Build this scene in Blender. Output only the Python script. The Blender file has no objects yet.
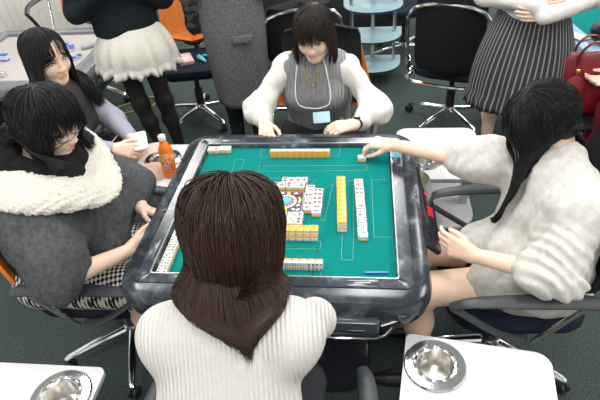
import bpy, math, random
import numpy as np
from mathutils import Vector, Matrix
random.seed(7); rng = np.random.default_rng(7)
SC = bpy.context.scene
COL = SC.collection
PI = math.pi

# ------------------------------------------------------------------ camera, world, lights, exposure
def make_camera():
    pos = Vector((.2828, -1.5114, 1.9164)); yaw, pitch, roll, f = -.1523, .6508, -.0853, 528.2
    fw = Vector((math.sin(yaw)*math.cos(pitch), math.cos(yaw)*math.cos(pitch), -math.sin(pitch)))
    r = Vector((math.cos(yaw), -math.sin(yaw), 0)); u = r.cross(fw)
    c, s = math.cos(roll), math.sin(roll)
    r2 = c*r + s*u; u2 = -s*r + c*u
    M = Matrix((r2, u2, -fw)).transposed().to_4x4(); M.translation = pos
    cam = bpy.data.cameras.new('camera'); cam.sensor_width = 36; cam.lens = f/600*36
    cam.clip_start = .02; cam.clip_end = 60
    o = bpy.data.objects.new('camera', cam); COL.objects.link(o); o.matrix_world = M
    SC.camera = o
make_camera()
W = bpy.data.worlds.new('world'); SC.world = W; W.use_nodes = True
W.node_tree.nodes['Background'].inputs[0].default_value = (.9, .95, 1, 1)
W.node_tree.nodes['Background'].inputs[1].default_value = .3
def area(x, y, sx, sy, e, z=2.66, col=(1, .985, .96)):
    l = bpy.data.lights.new('ceiling_light', 'AREA'); l.shape = 'RECTANGLE'; l.size = sx; l.size_y = sy
    l.energy = e; l.color = col
    o = bpy.data.objects.new('ceiling_light', l); COL.objects.link(o); o.location = (x, y, z)
for lx in (-1.5, .35, 2.2):
    for ly in (-1.7, .55, 2.8, 5.0):
        area(lx, ly, .34, 1.25, 52)
SC.view_settings.view_transform = 'Standard'; SC.view_settings.look = 'None'
SC.view_settings.gamma = 1; SC.view_settings.exposure = -.72
SC.view_settings.use_curve_mapping = False

# ------------------------------------------------------------------ materials
MATS = {}
def mat(name, col, rough=.5, metal=0, var=0, vscale=20, bump=0, bscale=200, spec=None, sss=0, emit=0, trans=0, coat=0, ior=None, bdist=.002):
    if name in MATS: return MATS[name]
    m = bpy.data.materials.new(name); m.use_nodes = True; nt = m.node_tree; b = nt.nodes['Principled BSDF']
    b.inputs['Base Color'].default_value = (*col, 1); b.inputs['Roughness'].default_value = rough
    b.inputs['Metallic'].default_value = metal
    if spec is not None: b.inputs['Specular IOR Level'].default_value = spec
    if sss: b.inputs['Subsurface Weight'].default_value = sss; b.inputs['Subsurface Radius'].default_value = (.012, .005, .003)
    if emit: b.inputs['Emission Color'].default_value = (*col, 1); b.inputs['Emission Strength'].default_value = emit
    if trans: b.inputs['Transmission Weight'].default_value = trans
    if coat: b.inputs['Coat Weight'].default_value = coat; b.inputs['Coat Roughness'].default_value = .08
    if ior: b.inputs['IOR'].default_value = ior
    tc = nt.nodes.new('ShaderNodeTexCoord')
    if var:
        n = nt.nodes.new('ShaderNodeTexNoise'); n.inputs['Scale'].default_value = vscale; n.inputs['Detail'].default_value = 5
        nt.links.new(tc.outputs['Object'], n.inputs['Vector'])
        mx = nt.nodes.new('ShaderNodeMix'); mx.data_type = 'RGBA'
        mx.inputs[6].default_value = (*[c*(1-var) for c in col], 1)
        mx.inputs[7].default_value = (*[min(1, c*(1+var)) for c in col], 1)
        mr = nt.nodes.new('ShaderNodeMapRange'); mr.inputs[1].default_value = .3; mr.inputs[2].default_value = .7
        nt.links.new(n.outputs['Fac'], mr.inputs[0]); nt.links.new(mr.outputs[0], mx.inputs[0])
        nt.links.new(mx.outputs[2], b.inputs['Base Color'])
    if bump:
        n = nt.nodes.new('ShaderNodeTexNoise'); n.inputs['Scale'].default_value = bscale; n.inputs['Detail'].default_value = 3
        nt.links.new(tc.outputs['Object'], n.inputs['Vector'])
        bp = nt.nodes.new('ShaderNodeBump'); bp.inputs['Strength'].default_value = bump; bp.inputs['Distance'].default_value = bdist
        nt.links.new(n.outputs['Fac'], bp.inputs['Height']); nt.links.new(bp.outputs[0], b.inputs['Normal'])
    MATS[name] = m; return m
def nodes(m): return m.node_tree, m.node_tree.nodes['Principled BSDF']
def ribbed(name, col, axis=(1, 0, 0), freq=110, strength=.6, dist=.003, var=.06):
    """knitted ribs: a sine bump across one axis"""
    m = mat(name, col, .9, var=var, vscale=60, spec=.2); nt, b = nodes(m)
    tc = nt.nodes.new('ShaderNodeTexCoord'); d = nt.nodes.new('ShaderNodeVectorMath'); d.operation = 'DOT_PRODUCT'
    d.inputs[1].default_value = [a*freq for a in axis]
    nt.links.new(tc.outputs['Object'], d.inputs[0])
    s = nt.nodes.new('ShaderNodeMath'); s.operation = 'SINE'; nt.links.new(d.outputs['Value'], s.inputs[0])
    n = nt.nodes.new('ShaderNodeTexNoise'); n.inputs['Scale'].default_value = 260; nt.links.new(tc.outputs['Object'], n.inputs['Vector'])
    a = nt.nodes.new('ShaderNodeMath'); a.operation = 'MULTIPLY_ADD'; a.inputs[1].default_value = 1.2
    nt.links.new(n.outputs['Fac'], a.inputs[0]); nt.links.new(s.outputs[0], a.inputs[2])
    bp = nt.nodes.new('ShaderNodeBump'); bp.inputs['Strength'].default_value = strength; bp.inputs['Distance'].default_value = dist
    nt.links.new(a.outputs[0], bp.inputs['Height']); nt.links.new(bp.outputs[0], b.inputs['Normal'])
    return m
def pattern(name, kind, c1, c2, scale, rough=.9):
    m = mat(name, c1, rough, spec=.2); nt, b = nodes(m)
    tc = nt.nodes.new('ShaderNodeTexCoord')
    mx = nt.nodes.new('ShaderNodeMix'); mx.data_type = 'RGBA'
    mx.inputs[6].default_value = (*c1, 1); mx.inputs[7].default_value = (*c2, 1)
    if kind == 'check':
        mp = nt.nodes.new('ShaderNodeMapping'); mp.inputs['Rotation'].default_value = (0, 0, .6); mp.inputs['Scale'].default_value = (1, 1, 0.001); mp.inputs['Location'].default_value = (0, 0, .003)
        t = nt.nodes.new('ShaderNodeTexChecker'); t.inputs['Scale'].default_value = scale
        nt.links.new(tc.outputs['Object'], mp.inputs[0]); nt.links.new(mp.outputs[0], t.inputs['Vector']); nt.links.new(t.outputs['Fac'], mx.inputs[0])
    elif kind == 'stripe':     # vertical pinstripes around a skirt: angle about the vertical axis through the UV map
        uv = nt.nodes.new('ShaderNodeUVMap'); uv.uv_map = 'UVMap'
        sp = nt.nodes.new('ShaderNodeSeparateXYZ'); nt.links.new(uv.outputs[0], sp.inputs[0])
        s = nt.nodes.new('ShaderNodeMath'); s.operation = 'MULTIPLY'; s.inputs[1].default_value = scale*2*PI
        nt.links.new(sp.outputs['X'], s.inputs[0])
        q = nt.nodes.new('ShaderNodeMath'); q.operation = 'SINE'; nt.links.new(s.outputs[0], q.inputs[0])
        mr = nt.nodes.new('ShaderNodeMapRange'); mr.inputs[1].default_value = .5; mr.inputs[2].default_value = .9
        nt.links.new(q.outputs[0], mr.inputs[0]); nt.links.new(mr.outputs[0], mx.inputs[0])
    elif kind == 'blotch':
        n = nt.nodes.new('ShaderNodeTexNoise'); n.inputs['Scale'].default_value = scale; n.inputs['Detail'].default_value = 2
        nt.links.new(tc.outputs['Object'], n.inputs['Vector'])
        mr = nt.nodes.new('ShaderNodeMapRange'); mr.inputs[1].default_value = .48; mr.inputs[2].default_value = .56
        nt.links.new(n.outputs['Fac'], mr.inputs[0]); nt.links.new(mr.outputs[0], mx.inputs[0])
    elif kind == 'marble':
        n = nt.nodes.new('ShaderNodeTexNoise'); n.inputs['Scale'].default_value = scale; n.inputs['Detail'].default_value = 7
        n.inputs['Roughness'].default_value = .62; n.inputs['Distortion'].default_value = 1.1
        nt.links.new(tc.outputs['Object'], n.inputs['Vector'])
        r = nt.nodes.new('ShaderNodeValToRGB'); e = r.color_ramp.elements
        e[0].position = .48; e[0].color = (0, 0, 0, 1); e[1].position = .74; e[1].color = (1, 1, 1, 1)
        k = r.color_ramp.elements.new(.60); k.color = (.13, .13, .13, 1)
        nt.links.new(n.outputs['Fac'], r.inputs[0]); nt.links.new(r.outputs[0], mx.inputs[0])
    nt.links.new(mx.outputs[2], b.inputs['Base Color'])
    return m

# ------------------------------------------------------------------ objects and mesh helpers
def tag(o, label=None, cat=None, group=None, kind=None):
    if label: o['label'] = label
    if cat: o['category'] = cat
    if group: o['group'] = group
    if kind: o['kind'] = kind
    return o
def thing(name, label, cat, loc=(0, 0, 0), rz=0, group=None):
    o = bpy.data.objects.new(name, None); COL.objects.link(o); o.empty_display_size = .05
    o.location = loc; o.rotation_euler = (0, 0, rz)
    return tag(o, label, cat, group)
def copy_tree(o, parent=None):
    c = o.copy(); COL.objects.link(c); c.parent = parent
    for ch in o.children: copy_tree(ch, c)
    return c
def mk(name, V, F, m, parent=None, smooth=True, mi=None, uv=None):
    V = np.asarray(V, dtype=np.float32).reshape(-1, 3)
    me = bpy.data.meshes.new(name)
    if isinstance(F, np.ndarray):
        nf, k = F.shape
        me.vertices.add(len(V)); me.vertices.foreach_set('co', V.ravel())
        me.loops.add(nf*k); me.loops.foreach_set('vertex_index', F.astype(np.int32).ravel())
        me.polygons.add(nf); me.polygons.foreach_set('loop_start', np.arange(0, nf*k, k, dtype=np.int32))
        me.update(calc_edges=True)
    else:
        me.from_pydata(V.tolist(), [], F)
    for x in (m if isinstance(m, (list, tuple)) else [m]): me.materials.append(x)
    if mi is not None: me.polygons.foreach_set('material_index', np.asarray(mi, dtype=np.int32))
    me.polygons.foreach_set('use_smooth', np.full(len(me.polygons), smooth))
    if uv is not None:
        l = me.uv_layers.new(name='UVMap'); vi = np.zeros(len(me.loops), np.int32); me.loops.foreach_get('vertex_index', vi)
        l.data.foreach_set('uv', np.asarray(uv, np.float32)[vi].ravel())
    me.validate()
    o = bpy.data.objects.new(name, me); COL.objects.link(o)
    if parent: o.parent = parent
    return o
def rrect(w, d, r, n=5, cx=0, cy=0):
    """rounded rectangle outline; r may be one radius or four (NE, NW, SW, SE)"""
    rs = r if isinstance(r, (list, tuple)) else [r]*4
    P = []
    for i, (sx, sy) in enumerate(((1, 1), (-1, 1), (-1, -1), (1, -1))):
        q = min(rs[i], w/2-1e-4, d/2-1e-4)
        for k in range(n+1):
            a = i*PI/2 + k/n*PI/2
            P.append((cx+sx*(w/2-q)+q*math.cos(a), cy+sy*(d/2-q)+q*math.sin(a)))
    return P
class MB:
    def __init__(s): s.V = []; s.F = []; s.I = []; s.mi = 0
    def add(s, V, F, M=None):
        o = len(s.V)
        s.V += [tuple(M @ Vector(v)) if M else tuple(v) for v in V]
        s.F += [tuple(i+o for i in f) for f in F]; s.I += [s.mi]*len(F)
        return s
    def loft(s, rings, M=None, cap=True, closed=False):
        n = len(rings[0]); V = [p for r in rings for p in r]; F = []
        m = len(rings)
        for i in range(m if closed else m-1):
            a, b = i*n, ((i+1) % m)*n
            for j in range(n):
                k = (j+1) % n; F.append((a+j, a+k, b+k, b+j))
        if cap and not closed:
            F.append(tuple(range(n-1, -1, -1))); F.append(tuple((m-1)*n+j for j in range(n)))
        return s.add(V, F, M)
    def slab(s, outline, z0, z1, bev=.002, M=None):
        cx = sum(p[0] for p in outline)/len(outline); cy = sum(p[1] for p in outline)/len(outline)
        w = max(abs(p[0]-cx) for p in outline); d = max(abs(p[1]-cy) for p in outline)
        def ring(q, z): return [(cx+(x-cx)*(1-q/w), cy+(y-cy)*(1-q/d), z) for x, y in outline]
        return s.loft([ring(bev, z0), ring(bev*.3, z0+bev*.3), ring(0, z0+bev), ring(0, z1-bev), ring(bev*.3, z1-bev*.3), ring(bev, z1)], M)
    def box(s, c, sz, r=.003, M=None, rot=None):
        T = Matrix.Translation(c)
        if rot: T = T @ rot.to_4x4() if isinstance(rot, Matrix) else T @ Matrix.Rotation(rot, 4, 'Z')
        if M: T = M @ T
        return s.slab(rrect(sz[0], sz[1], r, 3), -sz[2]/2, sz[2]/2, min(r, sz[2]/2.1), T)
    def tube(s, P, r, n=8, M=None, closed=False, flat=1):
        P = [Vector(p) for p in P]; R = r if isinstance(r, (list, tuple)) else [r]*len(P)
        rings = []; up = None; m = len(P)
        for i, p in enumerate(P):
            t = (P[(i+1) % m]-P[i-1]) if closed else (P[min(i+1, m-1)]-P[max(i-1, 0)])
            t.normalize()
            if up is None: up = Vector((0, 0, 1)) if abs(t.z) < .9 else Vector((1, 0, 0))
            a = t.cross(up).normalized(); b = a.cross(t).normalized(); up = b
            rings.append([tuple(p+a*R[i]*math.cos(2*PI*k/n)+b*R[i]*flat*math.sin(2*PI*k/n)) for k in range(n)])
        return s.loft(rings, M, closed=closed)
    def lathe(s, prof, n=24, M=None):
        return s.loft([[(r*math.cos(2*PI*k/n), r*math.sin(2*PI*k/n), z) for k in range(n)] for r, z in prof], M)
    def build(s, name, m, parent=None, smooth=True, label=None):
        o = mk(name, s.V, s.F, m, parent, smooth, s.I)
        if smooth:
            try:
                o.data.set_sharp_from_angle(angle=math.radians(38))
            except Exception: pass
        if label: o['label'] = label
        return o
def catmull(P, n=6, closed=False):
    P = [Vector(p) for p in P]; out = []; m = len(P)
    for i in range(m if closed else m-1):
        p0, p1, p2, p3 = (P[(i-1) % m], P[i], P[(i+1) % m], P[(i+2) % m]) if closed else (P[max(i-1, 0)], P[i], P[i+1], P[min(i+2, m-1)])
        for k in range(n):
            t = k/n
            out.append(.5*((2*p1)+(p2-p0)*t+(2*p0-5*p1+4*p2-p3)*t*t+(3*p1-p0-3*p2+p3)*t**3))
    if not closed: out.append(P[-1])
    return out

# ------------------------------------------------------------------ signed-distance modelling (smooth organic surfaces)
BIG = 9.
def nrm(v): v = np.asarray(v, float); return v/max(np.linalg.norm(v), 1e-9)
def cap(a, b, ra, rb=None, k=.02, n=None, s=1.):
    return dict(t='cap', a=np.array(a, float), b=np.array(b, float), ra=ra, rb=ra if rb is None else rb, k=k, n=None if n is None else nrm(n), s=s)
def ell(c, r, k=.02, R=None, sub=False):
    return dict(t='ell', a=np.array(c, float), r=np.array(r, float), k=k, R=None if R is None else np.array(R, float), sub=sub)
def evalp(q, P):
    if q['t'] == 'cap':
        a, b = q['a'], q['b']; ab = b-a; d = P-a
        if q['n'] is not None:
            g = (1/q['s']-1)*q['n']
            d = d+(d@q['n'])[..., None]*g; ab = ab+(ab@q['n'])*g
        L = max(ab@ab, 1e-9); t = np.clip((d@ab)/L, 0, 1)
        r = q['ra']+(q['rb']-q['ra'])*t
        return (np.linalg.norm(d-t[..., None]*ab, axis=-1)-r)*(1 if q['s'] == 1 else .5+.5*q['s'])
    d = P-q['a']
    if q['R'] is not None: d = d@q['R']
    k0 = np.linalg.norm(d/q['r'], axis=-1); k1 = np.linalg.norm(d/q['r']**2, axis=-1)
    return k0*(k0-1)/np.maximum(k1, 1e-6)
def bbox(q):
    if q['t'] == 'cap':
        r = max(q['ra'], q['rb']); return np.minimum(q['a'], q['b'])-r, np.maximum(q['a'], q['b'])+r
    r = q['r'].max(); return q['a']-r, q['a']+r
def smin(a, b, k):
    h = np.maximum(k-np.abs(a-b), 0)/k
    return np.minimum(a, b)-h*h*k*.25
def sdf_pts(prims, P):
    f = np.full(P.shape[:-1], BIG)
    for q in prims:
        d = evalp(q, P)
        f = -smin(-f, d, q['k']) if q.get('sub') else smin(f, d, q['k'])
    return f
def nets(prims, h, disp=None, clip=None):
    """surface nets of the smooth union of prims on a grid of pitch h; clip(P) > 0 is cut away"""
    B = [bbox(q) for q in prims if not q.get('sub')]
    lo = np.min([b[0] for b in B], 0)-4*h-.012; hi = np.max([b[1] for b in B], 0)+4*h+.012
    N = np.ceil((hi-lo)/h).astype(int)+1
    ax = [lo[i]+h*np.arange(N[i]) for i in range(3)]
    f = np.full(N, BIG, np.float32)
    for q in prims:
        a, b = bbox(q); mg = q['k']+3*h+.02
        i0 = np.maximum(np.floor((a-mg-lo)/h).astype(int), 0); i1 = np.minimum(np.ceil((b+mg-lo)/h).astype(int)+1, N)
        if (i1 <= i0).any(): continue
        sl = tuple(slice(i0[i], i1[i]) for i in range(3))
        P = np.stack(np.meshgrid(*[ax[i][sl[i]] for i in range(3)], indexing='ij'), -1)
        d = evalp(q, P)
        f[sl] = -smin(-f[sl], d, q['k']) if q.get('sub') else smin(f[sl], d, q['k'])
    if disp or clip:
        near = np.abs(f) < (.05 if not clip else .5)
        idx = np.argwhere(near); P = lo+idx*h; v = f[near]
        if disp: v = v+disp(P)
        if clip: v = np.maximum(v, clip(P))
        f[near] = v
    s = f < 0
    c = np.zeros(N-1, int)
    for dx in (0, 1):
        for dy in (0, 1):
            for dz in (0, 1): c += s[dx:N[0]-1+dx, dy:N[1]-1+dy, dz:N[2]-1+dz]
    act = (c > 0) & (c < 8); idx = np.argwhere(act)
    vid = np.full(N-1, -1, np.int64); vid[act] = np.arange(len(idx))
    acc = np.zeros((len(idx), 3)); cnt = np.zeros(len(idx))
    cor = [(i, j, k) for i in (0, 1) for j in (0, 1) for k in (0, 1)]
    for a in cor:
        for ax_ in range(3):
            if a[ax_] == 1: continue
            b = list(a); b[ax_] = 1
            fa = f[idx[:, 0]+a[0], idx[:, 1]+a[1], idx[:, 2]+a[2]]; fb = f[idx[:, 0]+b[0], idx[:, 1]+b[1], idx[:, 2]+b[2]]
            x = (fa < 0) != (fb < 0); t = np.where(x, fa/np.where(x, fa-fb, 1), 0)
            p = np.array(a, float)[None].repeat(len(idx), 0); p[:, ax_] = t
            acc += np.where(x[:, None], p, 0); cnt += x
    V = lo+(idx+acc/np.maximum(cnt, 1)[:, None])*h
    F = []
    for a in range(3):
        u, w = (a+1) % 3, (a+2) % 3
        sa = [slice(0, N[0]), slice(0, N[1]), slice(0, N[2])]; sb = list(sa)
        sa[a] = slice(0, N[a]-1); sb[a] = slice(1, N[a])
        s0, s1 = s[tuple(sa)], s[tuple(sb)]
        e = np.argwhere(s0 != s1); e = e[(e[:, u] > 0) & (e[:, w] > 0) & (e[:, u] < N[u]-1) & (e[:, w] < N[w]-1)]
        ins = s0[e[:, 0], e[:, 1], e[:, 2]]
        def g(du, dw):
            q = e.copy(); q[:, u] -= du; q[:, w] -= dw; return vid[q[:, 0], q[:, 1], q[:, 2]]
        Q = np.stack([g(1, 1), g(0, 1), g(0, 0), g(1, 0)], 1)
        Q[~ins] = Q[~ins][:, ::-1]; F.append(Q)
    F = np.concatenate(F); F = F[(F >= 0).all(1)]
    return V, F
def join(parts):
    V = []; F = []; o = 0
    for v, f in parts: V.append(v); F.append(f+o); o += len(v)
    return np.concatenate(V), np.concatenate(F)
def folds(amp, freq, seed=0, stretch=(1, 1, 1)):
    g = np.random.default_rng(seed); K = g.normal(size=(5, 3)); K /= np.linalg.norm(K, axis=1)[:, None]; ph = g.uniform(0, 6, 5)
    st = np.array(stretch)
    def fn(P):
        Q = P*st*freq; w = np.sin(Q@K[0]+ph[0]+1.7*np.sin(Q@K[1]*.6+ph[1]))
        w2 = np.sin(Q@K[2]*1.9+ph[2]+1.4*np.sin(Q@K[3]+ph[3]))
        return amp*(.65*w+.35*w2)
    return fn
def sumf(*fs): return lambda P: sum(f(P) for f in fs)
# ------------------------------------------------------------------ palette
carpet = mat('carpet', (.058, .078, .073), .97, var=.5, vscale=140, bump=.8, bscale=350, spec=.1, bdist=.004)
wallp = mat('wall_paint', (.78, .78, .76), .8, var=.03, vscale=3)
blindm = mat('blind_fabric', (.74, .72, .66), .85, var=.05, vscale=30)
black = mat('black_plastic', (.018, .019, .021), .42, var=.2, vscale=50, bump=.15, bscale=500)
armm = mat('armrest_plastic', (.045, .050, .055), .45, var=.15, vscale=40, bump=.15, bscale=500)
meshb = mat('black_mesh_fabric', (.012, .013, .015), .85, var=.3, vscale=200, bump=.5, bscale=700, spec=.2)
navy = mat('navy_fabric', (.014, .018, .034), .9, var=.3, vscale=150, bump=.4, bscale=600, spec=.2)
orange = mat('orange_shell', (.80, .22, .035), .5, var=.07, vscale=30, bump=.2, bscale=400)
chrome = mat('chrome', (.82, .83, .85), .13, 1, var=.05, vscale=30)
steel = mat('brushed_steel', (.62, .60, .57), .28, 1, var=.15, vscale=60)
whitel = mat('white_laminate', (.62, .63, .65), .28, var=.02, vscale=8, coat=.3)
paleblue = mat('pale_blue_shelf', (.36, .53, .60), .4, var=.05, vscale=10)
feltm = mat('teal_felt', (.003, .185, .168), .95, var=.06, vscale=90, bump=.3, bscale=900, spec=.08)
marble = pattern('marbled_plastic', 'marble', (.022, .028, .038), (.45, .49, .55), 8, .2)
MATS['marbled_plastic'].node_tree.nodes['Principled BSDF'].inputs['Specular IOR Level'].default_value = .5
darkg = mat('dark_gloss_plastic', (.018, .021, .027), .14, var=.1, vscale=15)
slate = mat('slate_plastic', (.05, .058, .072), .22, var=.15, vscale=20)
silver = mat('silver_trim', (.50, .52, .55), .3, .85, var=.06, vscale=40)
ivory = mat('ivory_resin', (.66, .65, .61), .3, var=.03, vscale=60, coat=.3)
amber = mat('amber_resin', (.84, .40, .055), .3, var=.06, vscale=60, coat=.3)
bluer = mat('blue_resin', (.03, .13, .62), .3, var=.06, vscale=60)
inkb = mat('black_ink', (.005, .007, .012), .5, var=.1); inkr = mat('red_ink', (.50, .01, .02), .5, var=.1); inkg = mat('green_ink', (.02, .22, .10), .5, var=.1)
grayp = mat('grey_print', (.32, .33, .36), .4, var=.1, vscale=40)
cyanled = mat('cyan_lit_dial', (.05, .72, .85), .4, emit=.5)
redled = mat('red_lit_digits', (.85, .02, .03), .4, emit=.8)
yellowp = mat('yellow_print', (.80, .62, .03), .4, var=.05); whitep = mat('white_print', (.8, .8, .8), .4, var=.03)
tealp = mat('teal_plastic', (.12, .58, .68), .35, var=.05); lcd = mat('lcd_grey', (.22, .30, .28), .3, var=.1)
linem = mat('silver_print', (.14, .27, .25), .5, var=.15, vscale=80)

# ------------------------------------------------------------------ the room
def structure(name, mb, m): o = mb.build(name, m, smooth=False); o['kind'] = 'structure'; return o
X0, X1, Y0, Y1, H = -2.75, 3.4, -3.2, 6.4, 2.7
structure('floor', MB().box(((X0+X1)/2, (Y0+Y1)/2, -.05), (X1-X0, Y1-Y0, .1), .001), carpet)
structure('ceiling', MB().box(((X0+X1)/2, (Y0+Y1)/2, H+.05), (X1-X0, Y1-Y0, .1), .001), wallp)
structure('wall_left', MB().box((X0-.05, (Y0+Y1)/2, H/2), (.1, Y1-Y0, H), .001), wallp)
structure('wall_right', MB().box((X1+.05, (Y0+Y1)/2, H/2), (.1, Y1-Y0, H), .001), wallp)
structure('wall_back', MB().box(((X0+X1)/2, Y1+.05, H/2), (X1-X0, .1, H), .001), wallp)
structure('wall_front', MB().box(((X0+X1)/2, Y0-.05, H/2), (X1-X0, .1, H), .001), wallp)
# vertical blinds along the left wall, every slat its own part
bl = thing('vertical_blind', 'cream vertical blind hanging behind the spare mahjong table', 'blind', (X0+.08, 3.2, 0))
MB().box((0, 0, 2.42), (.05, 3.6, .05), .004).build('head_rail', whitel, bl)
for i in range(36):
    y = -1.75+i*.1
    MB().box((0, y, 1.2), (.004, .118, 2.38), .001, rot=Matrix.Rotation(math.radians(-24), 3, 'Z')).build('slat', blindm, bl)

# ------------------------------------------------------------------ mahjong tables
def rsq(h, r, z, n=8, cx=0, cy=0): return [(x, y, z) for x, y in rrect(2*h, 2*h, r, n, cx, cy)]
def table_shell(t, rim, trimm, top, body, S=1.):
    m = MB()
    rings = [(.374, .006, .70), (.380, .006, .738), (.383, .008, .752), (.388, .010, .7565), (.427, .020, .7575), (.4285, .020, .754), (.4315, .022, .754), (.433, .023, .7575),
             (.462, .075, .754), (.478, .095, .746), (.486, .105, .728), (.488, .11, .700), (.480, .11, .655), (.455, .10, .605), (.40, .08, .585), (.36, .06, .585)]
    m.loft([rsq(h*S, r*S, z) for h, r, z in rings], cap=False).build('rim', rim, t)
    m = MB(); m.slab(rrect(.765*S, .765*S, .004), .715, .737, .001); m.build('playing_surface', top, t)
    m = MB(); m.loft([rsq(h*S, .01, z) for h, z in ((.3850, .7535), (.3855, .7582), (.3885, .7586), (.3895, .7565))], cap=False); m.build('inner_trim', trimm, t)
    m = MB(); m.slab(rrect(.70*S, .70*S, .05), .46, .60, .01); m.build('housing', body, t)
    m = MB(); m.slab(rrect(.30, .30, .05), .08, .47, .01); m.build('pedestal', body, t)
    m = MB(); m.slab(rrect(.62*S, .62*S, .12), .012, .085, .02); m.build('base', body, t)
    for sx in (1, -1):
        for sy in (1, -1):
            m = MB(); m.lathe([(.001, 0), (.02, 0), (.022, .006), (.02, .014), (.001, .014)], 14, Matrix.Translation((sx*.24*S, sy*.24*S, 0))); m.build('foot', black, t)
MT = thing('mahjong_table', 'large automatic mahjong table with teal felt and marbled grey rim in the middle', 'mahjong table')
table_shell(MT, marble, silver, feltm, darkg)
# furniture of each side of the rim, built for the near side and turned round
for i in range(4):
    M = Matrix.Rotation(i*PI/2, 4, 'Z')
    m = MB(); m.box((.279, -.409, .758), (.104, .030, .003), .003, M)
    a = m.build('stick_tray', slate, MT)
    m = MB(); m.box((.279, -.409, .7598), (.05, .0016, .0006), .0004, M); m.box((.279, -.4015, .7597), (.092, .0012, .0006), .0003, M); m.build('tray_line', silver, a)
    m = MB()      # drawer let into the apron, with a chrome lip
    Q = M @ Matrix.Translation((.245, -.487, .655)) @ Matrix.Rotation(math.radians(12), 4, 'X')
    m.slab(rrect(.17, .03, .012), -.045, .042, .006, Q)
    d = m.build('score_drawer', slate, MT)
    m = MB(); m.tube([(-.088, -.017, .02), (-.078, -.019, -.035), (-.05, -.019, -.046), (.075, -.019, -.040), (.105, -.015, -.020), (.125, -.006, .012)], .0042, 8, Q, flat=1.3); m.build('chrome_lip', chrome, d)
    m = MB(); m.box((0, -.0165, .0), (.085, .004, .012), .002, Q); m.build('drawer_slot', darkg, d)
    m = MB()      # chrome corner bar
    P = [(.335+.12*math.sin(a)+.028*math.sin(a), -.335-.12*math.cos(a)-.028*math.cos(a), .662+.03*math.sin(2*a)) for a in [k/8*PI/2 for k in range(9)]]
    m.tube(P, .009, 8, M, flat=.7); m.build('corner_bar', chrome, MT)
    m = MB(); m.box((-.03, -.488, .668), (.20, .012, .06), .005, M); m.build('apron_panel', darkg, MT)
    if i == 0:
        # tiny maker's mark on the apron, unreadable in the photograph
        m = MB()
        for k in range(5): m.box((.072+k*.008, -.4955, .690), (.005, .002, .005), .0005, M)
        m.build('maker_mark', silver, MT)
# black side panel with red lettering on the right
sp = MB(); Q = Matrix.Translation((.513, .045, .690)) @ Matrix.Rotation(math.radians(42), 4, 'Y')
sp.slab(rrect(.075, .46, .014), -.012, .006, .005, Q); sd = sp.build('side_panel', darkg, MT)
for k in range(4): MB().box((0, -.19+k*.035, .0065), (.066, .0025, .0016), .0006, Q).build('panel_rib', slate, sd)
for k in range(4): MB().box((.004, -.052+k*.014, .0068), (.030, .006, .0014), .0005, Q, rot=.35).build('red_letter', redled, sd)
MB().box((-.006, .062, .0068), (.020, .007, .0014), .0005, Q, rot=-.5).build('red_letter', redled, sd)
m = MB(); m.slab(rrect(.034, .034, .006, cx=.404, cy=.285), .757, .764, .002); cb = m.build('counter_box', tealp, MT)
m = MB(); m.slab(rrect(.018, .014, .002, cx=.404, cy=.286), .7635, .7655, .0005); m.build('display', lcd, cb)
# printed lines on the felt
m = MB()
def fl(x0, y0, x1, y1, w=.0016):
    L = math.hypot(x1-x0, y1-y0); m.box(((x0+x1)/2, (y0+y1)/2, .7374), (L, w, .0006), .0002, rot=math.atan2(y1-y0, x1-x0))
for i in range(4):
    c, s = math.cos(i*PI/2), math.sin(i*PI/2)
    def T(x, y): return c*x-s*y, s*x+c*y
    for (a, b, cc, d) in ((.094, .044, .164, .121), (.164, .121, .146, -.100), (.146, -.100, .06, -.034), (.205, .141, .212, -.292), (.205, .141, .243, .141), (.243, .141, .249, -.291), (.212, -.292, .249, -.291), (.31, .15, .375, .15), (.31, .15, .316, -.18), (.316, -.18, .378, -.18)):
        fl(*T(a, b), *T(cc, d))
m.build('felt_line', linem, MT)
m = MB()
for i in range(4):
    M = Matrix.Rotation(i*PI/2, 4, 'Z')
    for q in ((.131, -.246), (.125, -.352)): m.box((*q, .7376), (.0035, .028, .0008), .0003, M)
m.build('felt_mark', inkb, MT)
# middle console
cs = MB(); cs.slab(rrect(.128, .128, .006), .737, .744, .002); cs = cs.build('dice_console', grayp, MT)
m = MB(); m.slab(rrect(.116, .116, .006), .7438, .7448, .0004); m.build('console_print', mat('console_black', (.06, .065, .08), .4, var=.6, vscale=90), cs)
def disc(r, x, y, z0, z1, n=20): return MB().lathe([(.0005, z0), (r, z0), (r, z1), (.0005, z1)], n, Matrix.Translation((x, y, 0)))
disc(.038, 0, 0, .7445, .7465).build('dial_ring', whitep, cs); disc(.031, 0, 0, .746, .7485).build('dial_red', inkr, cs)
m = MB()
for k in range(16):
    a = k*PI/8; m.box((.0275*math.cos(a), .0275*math.sin(a), .7487), (.006, .003, .0008), .0003, rot=a)
m.build('dial_tick', whitep, cs)
disc(.022, 0, 0, .748, .7495).build('dial_rim', lcd, cs); disc(.016, 0, 0, .749, .752).build('dial_light', cyanled, cs)
for x, y, r, mm in ((0, -.047, .009, yellowp), (.004, .048, .007, yellowp), (.046, .02, .006, mat('orange_print', (.8, .35, .05), .4, var=.05)), (.047, -.005, .0055, yellowp), (-.047, 0, .007, yellowp), (.044, .043, .006, inkr)):
    disc(r, x, y, .7445, .7468, 14).build('button', mm, cs)
for x, y, r in ((-.02, .05, 0), (.03, .049, .2), (.05, .008, 1.4), (.045, -.022, .4), (.03, -.045, -.3), (-.03, -.048, .2), (.047, -.047, .8)):
    MB().box((x, y, .7452), (.014, .008, .001), .002, rot=r).build('symbol', whitep, cs)

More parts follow.
